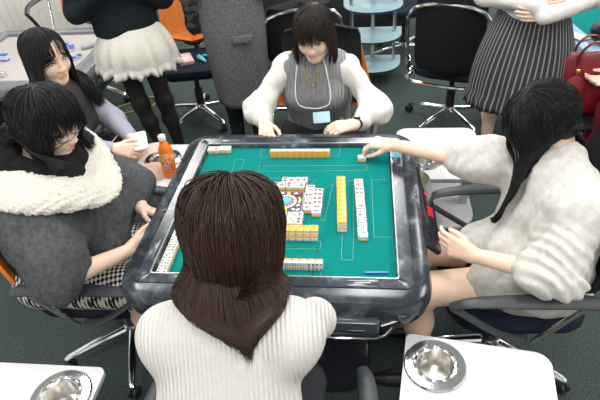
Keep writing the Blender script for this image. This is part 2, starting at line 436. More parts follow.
# ------------------------------------------------------------------ mahjong tiles
TW, TL, TH = .0243, .0325, .0205
def tile_face(kind):
    """ink marks of one tile face as an MB with material slots 1 black 2 red 3 green; face up, long side along y"""
    m = MB(); z = TH/2+.0001
    def bx(x, y, w, h, mi, r=0): m.mi = mi; m.box((x, y, z), (max(w, .0026), max(h, .0026), .0006), .0001, rot=r)
    def dot(x, y, r, mi): m.mi = mi; m.lathe([(.0002, z-.0002), (r*1.15, z-.0002), (r*1.15, z+.0003), (.0002, z+.0003)], 10, Matrix.Translation((x, y, 0)))
    a, b = .0065, .0098
    if kind == 0: [dot(x, y, .003, mi) for x, y, mi in ((-a, b, 1), (a, b, 3), (-a, -b, 3), (a, -b, 1))]
    if kind == 1: [bx(x, y, .0018, .010, 3 if x else 2) for x in (-a, 0, a) for y in (.0075, -.0075)]
    if kind == 2:
        for y in (.0115, .0085): bx(0, y, .012, .0014, 1)
        bx(0, .0045, .0016, .009, 1, .3); [bx(0, y, .013, .0013, 2) for y in (-.002, -.006, -.011)]; bx(-.004, -.007, .0014, .011, 2); bx(.004, -.007, .0014, .011, 2)
    if kind == 3: [dot(x, y, .0026, 1 if y > 0 else 2) for x in (-a, a) for y in (.011, .004, -.004, -.011)]
    if kind == 4: bx(0, .008, .012, .0016, 1); bx(0, 0, .016, .0016, 1); bx(0, -.008, .012, .0016, 1); bx(0, 0, .0016, .022, 1)
    if kind == 5: dot(0, 0, .0075, 1); m.mi = 2; m.lathe([(.0002, z), (.0035, z), (.0035, z+.0004), (.0002, z+.0004)], 10)
    if kind == 6: bx(0, 0, .0022, .024, 2); bx(0, .001, .013, .0018, 2); bx(0, .007, .013, .0018, 2); bx(-.006, .004, .0018, .008, 2); bx(.006, .004, .0018, .008, 2)
    if kind == 7: [dot(x, y, .0028, mi) for x, y, mi in ((-.007, .011, 3), (0, .0035, 2), (.007, -.004, 1))]; [bx(s*.004, -.011, .0018, .005, 3) for s in (-1, 1)]
    return m
TILES = {}
def tile_proto(kind, back=None):
    key = (kind, back)
    if key in TILES: return TILES[key]
    f = tile_face(kind) if kind is not None else MB()
    b = MB(); b.slab(rrect(TW, TL, .003, 3), -TH/2+.0072, TH/2, .0018); b.mi = 0
    off = len(b.V); b.V += f.V; b.F += [tuple(i+off for i in q) for q in f.F]; b.I += f.I
    me = b.build('mahjong_tile', [ivory, inkb, inkr, inkg]).data
    c = MB(); c.slab(rrect(TW, TL, .003, 3), -TH/2, -TH/2+.0072, .0018)
    mc = c.build('tile_back', back or amber).data
    for nm in (me, mc):
        for o in [o for o in bpy.data.objects if o.data == nm]: bpy.data.objects.remove(o)
    TILES[key] = (me, mc); return TILES[key]
def tile(x, y, z, R, kind, label, group, back=None):
    me, mc = tile_proto(kind, back)
    o = bpy.data.objects.new('mahjong_tile', me); COL.objects.link(o)
    o.matrix_world = Matrix.Translation((x, y, z)) @ R.to_4x4()
    c = bpy.data.objects.new('tile_back', mc); COL.objects.link(c); c.parent = o
    return tag(o, label, 'mahjong tile', group)
FZ = .737
RZ = lambda a: Matrix.Rotation(a, 3, 'Z')
RX = lambda a: Matrix.Rotation(a, 3, 'X')
jit = lambda s=.0012: random.uniform(-s, s)
up_, down_ = FZ+TH/2+.0004, FZ+TH/2+.0004
WALLF = RX(PI)
ORD = ['first', 'second', 'third', 'fourth', 'fifth', 'sixth', 'seventh', 'eighth', 'ninth', 'tenth', 'eleventh', 'twelfth', 'thirteenth', 'fourteenth', 'fifteenth']
# far player's standing hand: backs turned to the camera
n = 10
for i in range(n):
    tile(-.095+i*.0247+.003, .312+jit(.0006), FZ+TL/2, RZ(PI) @ RX(PI/2), 2, 'upright amber-backed tile in the far row, %s from the left' % ORD[i], 'upright tiles of the far row')
# near player's standing hand (mostly behind the brown hair): faces turned to her
for i in range(8):
    tile(-.028+i*.0247, -.332, FZ+TL/2, RX(PI/2), (1, 3, 1, 1, 1, 1, 3, 0)[i], 'upright tile in the nearest row, face to the camera, %s from its right end' % ORD[7-i], 'upright tiles of the nearest row')
# right hand laid open, face up, reading from the right
ks = [6, 6, 2, 2, 7, 1, 4, 3, 6, 0, 3, 7, 7]
for i in range(13):
    tile(.262+.0018*i*.8+jit(.0008), .115-i*.0253, up_, RZ(PI/2), ks[i], 'face-up tile in the open column at the right, %s from its far end' % ORD[i], 'face-up tiles of the right column')
# wall stack left of it, two high, backs up
for i in range(11):
    for L in (0, 1):
        if L == 1 or i == 10: pass
        tile(.196+.0013*i, .103-i*.0245-(.004 if L == 0 else 0), FZ+TH/2+.0004+L*(TH+.0003), RZ(PI/2) @ WALLF, None, ('top' if L else 'bottom')+' tile of the two-high wall beside the open column, %s from far end' % ORD[i], ('top' if L else 'bottom')+' tiles of the right wall')
# near wall, two high
for i in range(7):
    for L in (0, 1):
        tile(-.031+i*.0248+(.002 if L else .0), -.186+jit(.0006)-(0 if L else .003), FZ+TH/2+.0004+L*(TH+.0003), WALLF, None, ('top' if L else 'bottom')+' tile of the near two-high wall, %s from its right end' % ORD[6-i], ('top' if L else 'bottom')+' tiles of the near wall')
# left column, mostly hidden by the hair
for i in range(15):
    tile(-.352-(.007 if i > 10 else 0)+jit(.001), -.376+i*.0251, up_, RZ(-PI/2), (0, 3, 0, 7, 3, 0, 0, 7)[i % 8], 'face-up tile in the column along the left felt edge, %s from its near end' % ORD[i], 'face-up tiles of the left column')
for i in range(4):
    tile(-.366+i*.0248, .352-(.004 if i < 2 else 0), up_, RZ(PI), (None, 6, None, None)[i], 'face-up tile in the short far left corner row, %s from the left' % ORD[i], 'tiles in the far left corner')
# discards round the console
def ds(x, y, a, k, nm, i, row, end): tile(x+jit(), y+jit(), up_, RZ(a+jit(.03)), k, '%s, %s row, %s from the %s' % (nm[0], row, ORD[i], end), nm[1])
g = ('discard beyond the round dial', 'discards beyond the dial')
for i, k in enumerate((2, 6, 6, 6)): ds(-.018+i*.0247, .122, PI, k, g, i, 'outer', 'left')
for i, k in enumerate((3, 2, 6, 2, 1, 6)): ds(-.075+i*.0247, .0885, PI, k, g, i, 'inner', 'left')
g = ('discard right of the round dial', 'discards right of the dial')
for i, k in enumerate((4, 7, 2, 1, 2, 6)): ds(.0835, .075-i*.0249, PI/2, k, g, i, 'inner', 'far end')
for i, k in enumerate((2, 2, 2, 2, 4, 4)): ds(.1165, .055-i*.0249, PI/2, k, g, i, 'outer', 'far end')
g = ('discard before the round dial', 'discards before the dial')
for i, k in enumerate((0, 3, 2, 3, 7, 6)): ds(-.064+i*.0247, -.0885, 0, k, g, i, 'inner', 'left')
for i, k in enumerate((3, 1, 3, 7, 7, 2)): ds(-.064+i*.0247, -.122, 0, k, g, i, 'outer', 'left')
g = ('discard left of the round dial', 'discards left of the dial')
for i, k in enumerate((0, 3, 2, 3, 7, 6)): ds(-.0835, .055-i*.0247, -PI/2, k, g, i, 'only', 'far end')
# point stick
ps = MB(); ps.box((.322, -.348, FZ+.004), (.075, .009, .007), .002, rot=.02)
tag(ps.build('point_stick', bluer), 'thin bright blue point stick on the felt by the near right corner', 'point stick')

# ------------------------------------------------------------------ small side tables with cup holders
cupnote = mat('holder_shadow', (.30, .29, .28), .3, 1, var=.1)
def cup_holder(t, x, y, z, s=1.):
    m = MB(); m.lathe([(.052*s, z+.001), (.0865*s, z+.001), (.088*s, z+.004), (.084*s, z+.008), (.064*s, z+.0095), (.062*s, z+.005), (.060*s, z+.004), (.0525*s, z+.006)], 48, Matrix.Translation((x, y, 0)))
    m.F = m.F[:-2]; m.I = m.I[:-2]
    o = m.build('cup_holder_ring', chrome, t)
    m = MB()
    for k in range(12):
        a = k*PI/6; m.box((x+.0565*s*math.cos(a), y+.0565*s*math.sin(a), z+.0065), (.0075, .013, .004), .001, rot=a)
    m.build('ring_tooth', silver, o)
    m = MB(); m.lathe([(.0525*s, z+.007), (.049*s, z+.004), (.048*s, z-.045), (.044*s, z-.055), (.0005, z-.056)], 40, Matrix.Translation((x, y, 0)))
    m.V = [(a, b, c) for a, b, c in m.V]
    m.F.pop(); m.I.pop(); m.F.pop(); m.I.pop()
    m.build('cup_well', steel, o)
def holed_top(t, outline, cx, cy, rh, z0, z1, m_):
    """table top with a round hole: strips between the outline and the hole"""
    n = len(outline); O = []
    for (x, y) in outline:
        a = math.atan2(y-cy, x-cx); O.append((a, x, y))
    O.sort(); V = []; F = []
    def P(x, y, q): return cx+(x-cx)*(1-q), cy+(y-cy)*(1-q)
    rings = []
    H_ = [(cx+rh*math.cos(a), cy+rh*math.sin(a)) for a, _, _ in O]
    for q, z in ((.02, z0), (0, z0+.004), (0, z1-.004), (.006, z1-.001), (.02, z1)): rings.append([(*P(x, y, q), z) for _, x, y in O])
    rings.append([(x, y, z1) for x, y in H_]); rings.append([(x, y, z0) for x, y in H_])
    mb = MB(); mb.loft(rings, cap=False, closed=True); return mb.build('table_top', m_, t)
def dense(outline, k=4):
    out = []
    for i, a in enumerate(outline):
        b = outline[(i+1) % len(outline)]; L = math.hypot(b[0]-a[0], b[1]-a[1]); c = max(1, int(L/.02))
        out += [(a[0]+(b[0]-a[0])*j/c, a[1]+(b[1]-a[1])*j/c) for j in range(c)]
    return out
def side_table(label, x, y, w, d, r, hole, lower=False, rz=0):
    t = thing('side_table', label, 'side table', (x, y, 0), rz)
    hx, hy = hole[0]-x, hole[1]-y; hx, hy = hx*math.cos(-rz)-hy*math.sin(-rz), hx*math.sin(-rz)+hy*math.cos(-rz)
    holed_top(t, dense(rrect(w, d, r, 8)), hx, hy, .0525, .578, .600, whitel)
    cup_holder(t, hx, hy, .600)
    if lower:
        m = MB(); m.slab(rrect(w*.92, d*.9, min(w, d)*.3, 8), .30, .318, .004); m.build('lower_shelf', whitel, t)
    for sx in (1, -1):
        m = MB(); m.box((sx*(w/2-.05), 0, .31), (.035, .045, .54), .006); m.build('leg', silver, t)
        m = MB(); m.box((sx*(w/2-.05), 0, .025), (.045, d*.8, .035), .01); m.build('foot_bar', silver, t)
    return t
side_table('white side table with steel cup holder in the near right corner beside the long armrest', .590, -.672, .41, .37, [.045, .02, .03, .03], (.487, -.574), rz=-.14)
side_table('white side table with steel cup holder cut off at the near left corner', -.69, -.83, .42, .40, [.025, .02, .03, .03], (-.575, -.735))
side_table('white rounded side table under the orange drink bottle', -.632, .44, .30, .40, [.10, .12, .03, .03], (-.66, .50))
side_table('white side table with a steel cup holder and small yellow-lidded cup beyond the reaching arm', .618, .565, .37, .43, [.05, .06, .02, .02], (.535, .50), True)

# orange drink bottle
B = thing('drink_bottle', 'plastic bottle of orange drink with white cap on the rounded side table', 'bottle', (-.582, .375, .6005), 0)
juice = mat('orange_drink', (.90, .20, .012), .12, var=.05, vscale=20, coat=.5)
m = MB(); m.lathe([(.001, 0), (.026, 0), (.031, .006), (.0315, .03), (.029, .034), (.0315, .038), (.0315, .06), (.0295, .064), (.0315, .068), (.0315, .125), (.028, .145), (.020, .166), (.013, .178), (.0125, .186), (.001, .186)], 28); m.build('bottle_body', juice, B)
m = MB(); m.lathe([(.001, .184), (.0155, .184), (.016, .188), (.016, .203), (.0145, .206), (.001, .206)], 24); m.build('cap', whitep, B)
m = MB(); m.lathe([(.0318, .05), (.0323, .052), (.0323, .128), (.0318, .130)], 28); m.F = m.F[:-2]; m.I = m.I[:-2]
m.build('label_wrap', pattern('bottle_label', 'blotch', (.95, .23, .02), (.95, .50, .30), 60, .3), B)
m = MB()
for a, z, w, hh in ((-1.5, .058, .018, .012),): 
    m.box((.0325*math.cos(a), .0325*math.sin(a), z+.006), (w, .001, hh), .0003, rot=a+PI/2)
m.build('label_panel', whitep, B)
m = MB()
for k in range(3): a = -1.68+k*.16; m.box((.0332*math.cos(a), .0332*math.sin(a), .064), (.003, .0006, .007), .0002, rot=a+PI/2)
m.build('label_letter', bluer, B)
m = MB()
a = -2.2; m.box((.0325*math.cos(a), .0325*math.sin(a), .085), (.012, .001, .032), .0003, rot=a+PI/2); m.build('green_strip', mat('green_print', (.15, .5, .12), .4, var=.1), B)
# small cup standing on the far right side table
C_ = thing('snack_cup', 'small clear cup with a yellow rim on the side table beyond the reaching arm', 'cup', (.637, .475, .6005))
m = MB(); m.lathe([(.001, 0), (.022, 0), (.026, .03), (.027, .036), (.0255, .036), (.021, .003), (.001, .003)], 24); m.build('cup_body', mat('pale_cup', (.75, .74, .66), .3, var=.05), C_)
m = MB(); m.lathe([(.0265, .006), (.0275, .008), (.0288, .020), (.0262, .021)], 24); m.F = m.F[:-2]; m.I = m.I[:-2]; m.build('yellow_band', yellowp, C_)
# cup in the near-left holder etc. are empty wells

# ------------------------------------------------------------------ office chairs (front = local +Y)
def office_chair(label, x, y, rz, back=meshb, shell=None, seat=navy, arms=True, frame=chrome, seat_z=.47, back_h=.46, back_arc=False, armh=.67, tilt=.12, armlen=.30, legm=chrome, spin=.3, back_lo=.07, shell_w=(.46, .42)):
    t = thing('office_chair', label, 'office chair', (x, y, 0), rz)
    m = MB(); m.slab(rrect(.47, .46, [.12, .12, .09, .09], 8), seat_z-.065, seat_z, .022); m.build('seat', seat, t)
    m = MB(); m.slab(rrect(.40, .38, .09, 6), seat_z-.085, seat_z-.062, .006); m.build('seat_pan', black, t)
    def bk(w0, w1, th, off, z0, z1, curve=.06):
        rings = []
        for i in range(13):
            u = i/12; z = z0+(z1-z0)*u; w = w0+(w1-w0)*u; e = min(1, math.sqrt(max(0, 1-(2*u-1)**10))+.02)
            w *= e; T = th*(.5+.5*e); r = []
            yy = -.235-tilt*(u**1.5)*(z1-z0)*1.6-.02*math.sin(u*PI)
            pts = [(-1+2*k/10) for k in range(11)]
            r += [(w/2*q, yy+off+curve*(1-q*q)*-1+curve*.6, z) for q in pts]
            r += [(w/2*q, yy+off+curve*(1-q*q)*-1+curve*.6-T, z) for q in reversed(pts)]
            rings.append(r)
        return MB().loft(rings)
    bk(.44, .40, .035, .03, seat_z+back_lo, seat_z+.07+back_h).build('backrest', back, t)
    if shell: bk(*shell_w, .022, -.012, seat_z+.04, seat_z+.05+back_h).build('back_shell', shell, t)
    if back_arc:
        P = [(-.245, -.16, seat_z-.03), (-.25, -.24, seat_z-.02), (-.24, -.30, seat_z+.14), (-.20, -.345, seat_z+.42), (.20, -.345, seat_z+.42), (.24, -.30, seat_z+.14), (.25, -.24, seat_z-.02), (.245, -.16, seat_z-.03)]
        if back_lo < 0: MB().tube(catmull([(-.235, -.20, seat_z-.05), (-.24, -.29, seat_z-.045), (-.13, -.345, seat_z-.05), (.13, -.345, seat_z-.05), (.24, -.29, seat_z-.045), (.235, -.20, seat_z-.05)], 5), .013, 8).build('lower_arc', frame, t)
        MB().tube(catmull(P, 5), .011, 8).build('back_frame', frame, t)
    else:
        MB().tube(catmull([(0, -.05, seat_z-.085), (0, -.24, seat_z-.07), (0, -.315, seat_z+.02), (0, -.32, seat_z+.2)], 5), .02, 8, flat=.5).build('back_support', black, t)
    if arms:
        for s in (-1, 1):
            P = [(s*.285, -.20, armh-.02), (s*.29, -.12, armh), (s*.292, .02, armh+.006), (s*.285, armlen-.16, armh-.004), (s*.272, armlen-.10, armh-.035)]
            a = MB().tube(catmull(P, 5), [.018+.012*math.sin(min(1, .15+i/20)*PI) for i in range(21)], 10, flat=.55).build('armrest', armm, t)
            P = [(s*.272, armlen-.105, armh-.04), (s*.278, .10, armh-.16), (s*.255, 0, seat_z-.05), (s*.19, 0, seat_z-.07)]
            MB().tube(catmull(P, 5), .017, 8, flat=.55).build('arm_loop', armm, a)
            MB().tube([(s*.285, -.16, armh-.02), (s*.262, -.03, seat_z-.06)], .010, 8).build('arm_strut', frame, a)
    MB().lathe([(.001, .09), (.030, .09), (.030, .25), (.018, .252), (.018, seat_z-.08), (.001, seat_z-.08)], 18).build('column', black, t)
    MB().lathe([(.001, .075), (.045, .075), (.048, .09), (.035, .12), (.001, .12)], 18).build('hub', legm, t)
    for k in range(5):
        a = spin+k*2*PI/5; c, s = math.cos(a), math.sin(a)
        MB().tube([(c*.03, s*.03, .098), (c*.16, s*.16, .090), (c*.29, s*.29, .072), (c*.305, s*.305, .064)], [.020, .017, .013, .011], 8, flat=.75).build('base_leg', legm, t)
        w = MB(); 
        for o in (-.012, .012):
            Mx = Matrix.Translation((c*.30, s*.30, .027)) @ Matrix.Rotation(a+1.1, 4, 'Z') @ Matrix.Translation((o, 0, 0)) @ Matrix.Rotation(PI/2, 4, 'Y')
            w.lathe([(.001, -.009), (.022, -.009), (.0265, -.005), (.0265, .005), (.022, .009), (.001, .009)], 16, Mx)
        w.tube([(c*.30, s*.30, .03), (c*.30, s*.30, .066)], .007, 8); w.build('caster', black, t)
    return t
# ------------------------------------------------------------------ the chairs
office_chair('black office chair under the woman in the white ribbed sweater', .01, -.84, 0, armh=.64, armlen=.34)
office_chair('office chair with orange shell under the woman in the grey cape', -.735, -.07, -PI/2+.0, shell=orange, armh=.63, armlen=.36, tilt=.16)
office_chair('black office chair with long armrest under the woman with long black hair', .80, -.07, PI/2+.06, armh=.64, armlen=.36, tilt=.16, back_h=.50)
office_chair('office chair with orange shell under the woman in the grey knit vest', .055, .93, PI, shell=orange, armh=.60, armlen=.26, tilt=.06, shell_w=(.58, .36))
office_chair('black office chair under the woman with lavender sleeves', -1.2, .52, -PI/2+.1, arms=False, tilt=.1, seat_z=.45, back_h=.36)
office_chair('office chair with orange back and a pink tin on its seat, behind the white skirt', -.955, 2.02, PI+.15, shell=orange, back=orange, arms=False, back_h=.5, spin=.95)
jk = MB(); P = []
tag(mk('dark_jacket', *nets([cap((-1.02, 2.29, .58), (-1.0, 2.36, .98), .115, .10, .04, n=(0, 1, 0), s=.35), cap((-.90, 2.28, .60), (-.90, 2.36, .95), .09, .08, .05, n=(0, 1, 0), s=.35)], .009, folds(.006, 45, 3)),
       pattern('camouflage_cloth', 'blotch', (.016, .019, .02), (.075, .085, .08), 22)), 'dark camouflage jacket hung over the orange chair back behind the white skirt', 'jacket')
office_chair('office chair with orange back and dark arms at the far side of the spare table', -1.95, 2.42, PI+.0, shell=orange, back=orange, back_h=.46, spin=.2, armh=.80, seat_z=.5)
tag(mk('dark_jacket', *nets([cap((-1.97, 2.62, .66), (-1.97, 2.70, .99), .10, .085, .04, n=(0, 1, 0), s=.4)], .009, folds(.008, 55, 9)),
       MATS['camouflage_cloth']), 'dark crumpled jacket on the orange chair in front of the blinds', 'jacket')
office_chair('black office chair with chrome arc behind the pinstriped skirt', .875, 1.93, -.35, back=meshb, back_arc=True, arms=False, spin=.5, back_lo=-.04)
office_chair('black office chair with chrome frame beyond the fringe of the woman in the knit vest', -.18, 1.95, .25, back_arc=True, arms=False, back_h=.42)
office_chair('dark office chair behind the pale blue shelf stand', .62, 3.15, PI+.4, arms=False, spin=.05)
office_chair('dark office chair far behind the chrome-framed chair', -.35, 2.95, PI, arms=False)
# armchair foot visible left of the white skirt legs
pt = thing('pink_tin', 'small pink tin on the dark chair seat behind the white skirt', 'tin', (-.99, 1.98, .4705), .45)
MB().box((0, 0, .015), (.10, .17, .03), .006).build('tin_body', mat('pink_tin_paint', (.80, .50, .54), .4, var=.12, vscale=60), pt)
MB().box((.0, .0, .031), (.06, .10, .002), .002).build('tin_print', mat('pale_print', (.75, .66, .62), .4, var=.2, vscale=120), pt)
tag(mk('blue_cloth', *nets([cap((-.90, 2.02, .484), (-.84, 1.95, .482), .016, .012, .02), cap((-.88, 2.06, .48), (-.82, 2.04, .481), .010, .01, .02)], .005, folds(.003, 90, 4)), tealp), 'pale blue cloth scrap beside the pink tin', 'cloth')

# ------------------------------------------------------------------ spare table, top left
frost = pattern('grey_rim_plastic', 'marble', (.16, .17, .19), (.40, .42, .44), 4, .3)
T2 = thing('mahjong_table', 'spare mahjong table with greige top and grey rim at top left', 'mahjong table', (-1.78, 1.46, 0), .0)
table_shell(T2, frost, silver, mat('greige_felt', (.43, .40, .38), .9, var=.06, vscale=60), darkg, 1.0)
m = MB(); m.slab(rrect(.20, .13, .02), .62, .72, .01, Matrix.Translation((.44, -.34, -.02)) @ Matrix.Rotation(.5, 4, 'Z')); m.build('score_drawer', darkg, T2)
MB().tube([(.36, -.52, .62), (.46, -.50, .60), (.54, -.42, .62), (.55, -.34, .68)], .01, 8).build('chrome_lip', chrome, T2)
tr = MB(); tr.box((-1.43, 1.62, .748), (.18, .055, .02), .006, rot=.55)
tag(tr.build('point_stick_tray', mat('tray_grey', (.33, .33, .33), .4, var=.1)), 'grey tray on the far right part of the spare table', 'tray')
k = 0
for (x, y, a) in ((-1.70, 1.62, .3), (-1.665, 1.64, .1), (-1.63, 1.63, .4), (-1.69, 1.575, 1.2), (-1.655, 1.58, .2), (-1.62, 1.56, .7), (-1.585, 1.59, .2), (-1.60, 1.625, 1.), (-1.56, 1.56, .1)):
    k += 1; tile(x, y, FZ+TH/2+.0004, RZ(a) @ (WALLF if k % 2 else RX(0)), None if k % 2 else 1, '%s loose blue-backed tile in the heap on the spare table, counted from the left' % ORD[k-1], 'loose blue-backed tiles on the spare table', bluer)
for (x, y, a, w_) in ((-1.475, 1.40, .9, 'middle'), (-1.455, 1.435, .9, 'far end'), (-1.49, 1.37, .9, 'near end')):
    tile(x, y, FZ+TH/2+.0004, RZ(a) @ WALLF, None, w_+' blue-backed tile of the short line at the right of the spare table', 'short line of blue-backed tiles', bluer)
for i in range(9):
    tile(-2.0+i*.0247, 1.17, FZ+TL/2, RX(PI/2), i % 4, 'upright tile on the near side of the spare table, %s from the left' % ORD[i], 'upright tiles on the spare table', bluer)
for i in range(6):
    for L in (0, 1): tile(-2.05+i*.0247, 1.42, FZ+TH/2+.0004+L*(TH+.0003), WALLF if L else RX(0), None, ('top' if L else 'bottom')+' tile of the two-high stack on the spare table, %s from the left' % ORD[i], ('top' if L else 'bottom')+' stacked tiles on the spare table', bluer)

# table at the upper right with pale blue rim
T3 = thing('mahjong_table', 'mahjong table with pale blue rim at the upper right edge behind the red handbag', 'mahjong table', (1.86, 1.80, 0), .12)
table_shell(T3, pattern('pale_blue_rim', 'marble', (.30, .52, .74), (.62, .76, .86), 5, .25), silver, feltm, mat('blue_body', (.08, .22, .52), .3, var=.1), 1.0)
pp = MB(); pp.box((1.44, 1.50, .762), (.07, .15, .004), .001, rot=.5)
tag(pp.build('score_sheet', mat('paper_cream', (.74, .71, .68), .7, var=.03)), 'small cream paper lying on the pale blue table rim', 'paper')
# black pouch on it
tag(mk('black_pouch', *nets([ell((1.545, 1.40, .815), (.075, .07, .06), .02), ell((1.57, 1.42, .85), (.05, .05, .05), .04)], .008, folds(.002, 40, 2)), mat('black_leather', (.015, .015, .017), .4, bump=.2)), 'round black pouch on the pale blue table at the right edge', 'pouch')

# ------------------------------------------------------------------ pale blue three-tier shelf stand
S_ = thing('shelf_stand', 'pale blue three-tier shelf stand with rounded shelves and grey poles', 'shelf', (.34, 2.62, 0))
def dshape(w, d, n=14): return [(-w/2, d/2)]+[(-w/2+w*(1-math.cos(k/n*PI))/2, d/2-.04-(d-.04)*math.sin(k/n*PI)**.6) for k in range(n+1)]+[(w/2, d/2)]
for z in (.13, .37, .60, .83):
    m = MB(); m.slab(dshape(.46, .34)[::1], z, z+.018, .003); m.build('shelf_board', paleblue, S_)
    m = MB(); m.slab(dshape(.466, .346)[::1], z+.003, z+.013, .001); m.build('edge_band', black, S_.children[-1])
for x, y in ((-.165, .0), (.17, .06), (.0, .14)):
    MB().tube([(x, y, .0), (x, y, .83)], .014, 12).build('pole', steel, S_)
# green cord loop on the floor
P = [(-1.98, 2.0, .006), (-1.80, 2.12, .006), (-1.62, 2.28, .006), (-1.50, 2.36, .008), (-1.42, 2.30, .010), (-1.43, 2.20, .008), (-1.55, 2.12, .006), (-1.72, 2.04, .006), (-1.85, 1.90, .006), (-2.0, 1.80, .006)]
P = [(x+.0, y-.0, z) for x, y, z in P]
tag(MB().tube(catmull(P, 6), .0055, 6).build('floor_cord', mat('lime_cord', (.30, .46, .07), .6, var=.1)), 'lime green cord looped on the carpet by the spare table', 'cord')
# dark plinth under the far things
tag(MB().box((-.1, 3.9, .36), (1.5, .55, .72), .02).build('cabinet', mat('dark_cabinet', (.03, .035, .04), .5, var=.2)), 'dark low cabinet far behind the standing people', 'cabinet')

# red handbag on the floor-side stool by the right edge
red = mat('red_leather', (.19, .008, .018), .38, var=.18, vscale=25, bump=.2, bscale=300)
HB = thing('handbag', 'dark red leather handbag with gold buckles beside the pinstriped skirt', 'handbag', (1.43, 1.22, .0))
st = thing('stool', 'black stool under the red handbag', 'stool', (1.45, 1.24, 0))
MB().box((0, 0, .405), (.32, .32, .05), .02).build('seat', black, st)
for sx in (-1, 1):
    for sy in (-1, 1): MB().tube([(sx*.12, sy*.12, .39), (sx*.14, sy*.14, 0)], .012, 8).build('leg', chrome, st)
mk('bag_body', *nets([cap((-.10, 0, .54), (.12, 0, .52), .10, .10, .03, n=(0, 1, 0), s=.62), cap((-.09, 0, .66), (.11, 0, .66), .075, .075, .06, n=(0, 1, 0), s=.6), cap((-.10, 0, .745), (.10, 0, .745), .035, .035, .06, n=(0, 1, 0), s=.6)], .007, folds(.003, 26, 5)), red, HB)
for yy in (-.035, .035):
    MB().tube(catmull([(-.065, yy, .72), (-.06, yy*1.2, .80), (-.02, yy*1.3, .845), (.03, yy*1.3, .845), (.065, yy*1.2, .79), (.07, yy, .72)], 6), .010, 8, flat=.5).build('handle', red, HB)
gold = mat('gold_metal', (.80, .58, .25), .25, 1, var=.1)
for x in (-.065, .07): MB().box((x, -.062, .70), (.022, .006, .03), .003).build('buckle', gold, HB)
MB().slab(rrect(.09, .11, .045, 8), -.006, .006, .003, Matrix.Translation((-.075, -.085, .63)) @ Matrix.Rotation(PI/2-.2, 4, 'X')).build('hang_tag', red, HB)
# ------------------------------------------------------------------ people
skin = mat('skin', (.80, .56, .43), .5, var=.05, vscale=25, bump=.08, bscale=400, sss=.12)
lipm = mat('lip', (.62, .19, .17), .4, var=.08); lash = mat('eyelash', (.02, .014, .012), .6, var=.1); eyew = mat('eye_white', (.75, .73, .70), .25, var=.02); iris = mat('iris', (.03, .016, .01), .15, var=.1)
nailm = mat('nail', (.80, .52, .45), .3, var=.03)
def frame(fw, roll=0, up=(0, 0, 1)):
    f = nrm(fw); r = nrm(np.cross(f, up)); u = np.cross(r, f)
    c, s = math.cos(roll), math.sin(roll); r2 = c*r+s*u; u2 = -s*r+c*u
    return np.stack([r2, f, u2], 1)
class Head:
    def __init__(s, C, fw, roll=0, sc=.93, ears=True): s.ears = ears; s.C = np.array(C, float); s.R = frame(fw, roll); s.s = sc
    def w(s, p): return s.C+s.R@(np.array(p, float)*s.s)
    def wv(s, P): return s.C+(np.asarray(P)*s.s)@s.R.T
    def loc(s, P): return ((np.asarray(P)-s.C)@s.R)/s.s
    def e(s, c, r, k=.015, sub=False): return ell(s.w(c), np.array(r)*s.s, k, s.R, sub)
    def c(s, a, b, ra, rb=None, k=.015): return cap(s.w(a), s.w(b), ra*s.s, None if rb is None else rb*s.s, k)
    def prims(s):
        P = [s.e((0, -.012, .035), (.075, .093, .088)), s.e((0, .026, -.018), (.061, .064, .085), .03),
             s.c((0, .052, -.085), (0, .060, -.094), .020, .017, .03)]
        for q in (-1, 1):
            if s.ears: P.append(s.e((q*.076, -.006, -.008), (.007, .017, .029), .008))
            P += [s.c((q*.046, .0, -.05), (q*.014, .052, -.088), .022, .018, .03), s.e((q*.034, .060, -.025), (.024, .022, .026), .025),
                  s.e((q*.033, .090, .010), (.015, .010, .009), .012, True),
                  s.e((q*.010, .094, -.030), (.0075, .009, .0065), .008), s.c((q*.012, .082, .024), (q*.040, .074, .026), .007, .005, .012)]
        P += [s.c((0, .082, .012), (0, .099, -.024), .0065, .0085, .012), s.e((0, .082, -.055), (.021, .010, .006), .008), s.e((0, .080, -.064), (.018, .010, .006), .008)]
        return P
def surf(hp, H, x, z, off=0):
    ys = np.linspace(.13, .02, 120); P = H.wv(np.stack([np.full(120, x), ys, np.full(120, z)], 1)); d = sdf_pts(hp, P)
    i = np.argmax(d < 0); return (x, ys[i]+off, z)
def ellmesh(c, r, R, n=10):
    V = []; rings = []
    for i in range(n+1):
        a = PI*i/n; rings.append([tuple(np.array(c)+R@(np.array([math.sin(a)*math.cos(2*PI*k/12)*r[0], math.sin(a)*math.sin(2*PI*k/12)*r[1], math.cos(a)*r[2]]))) for k in range(12)])
    return rings
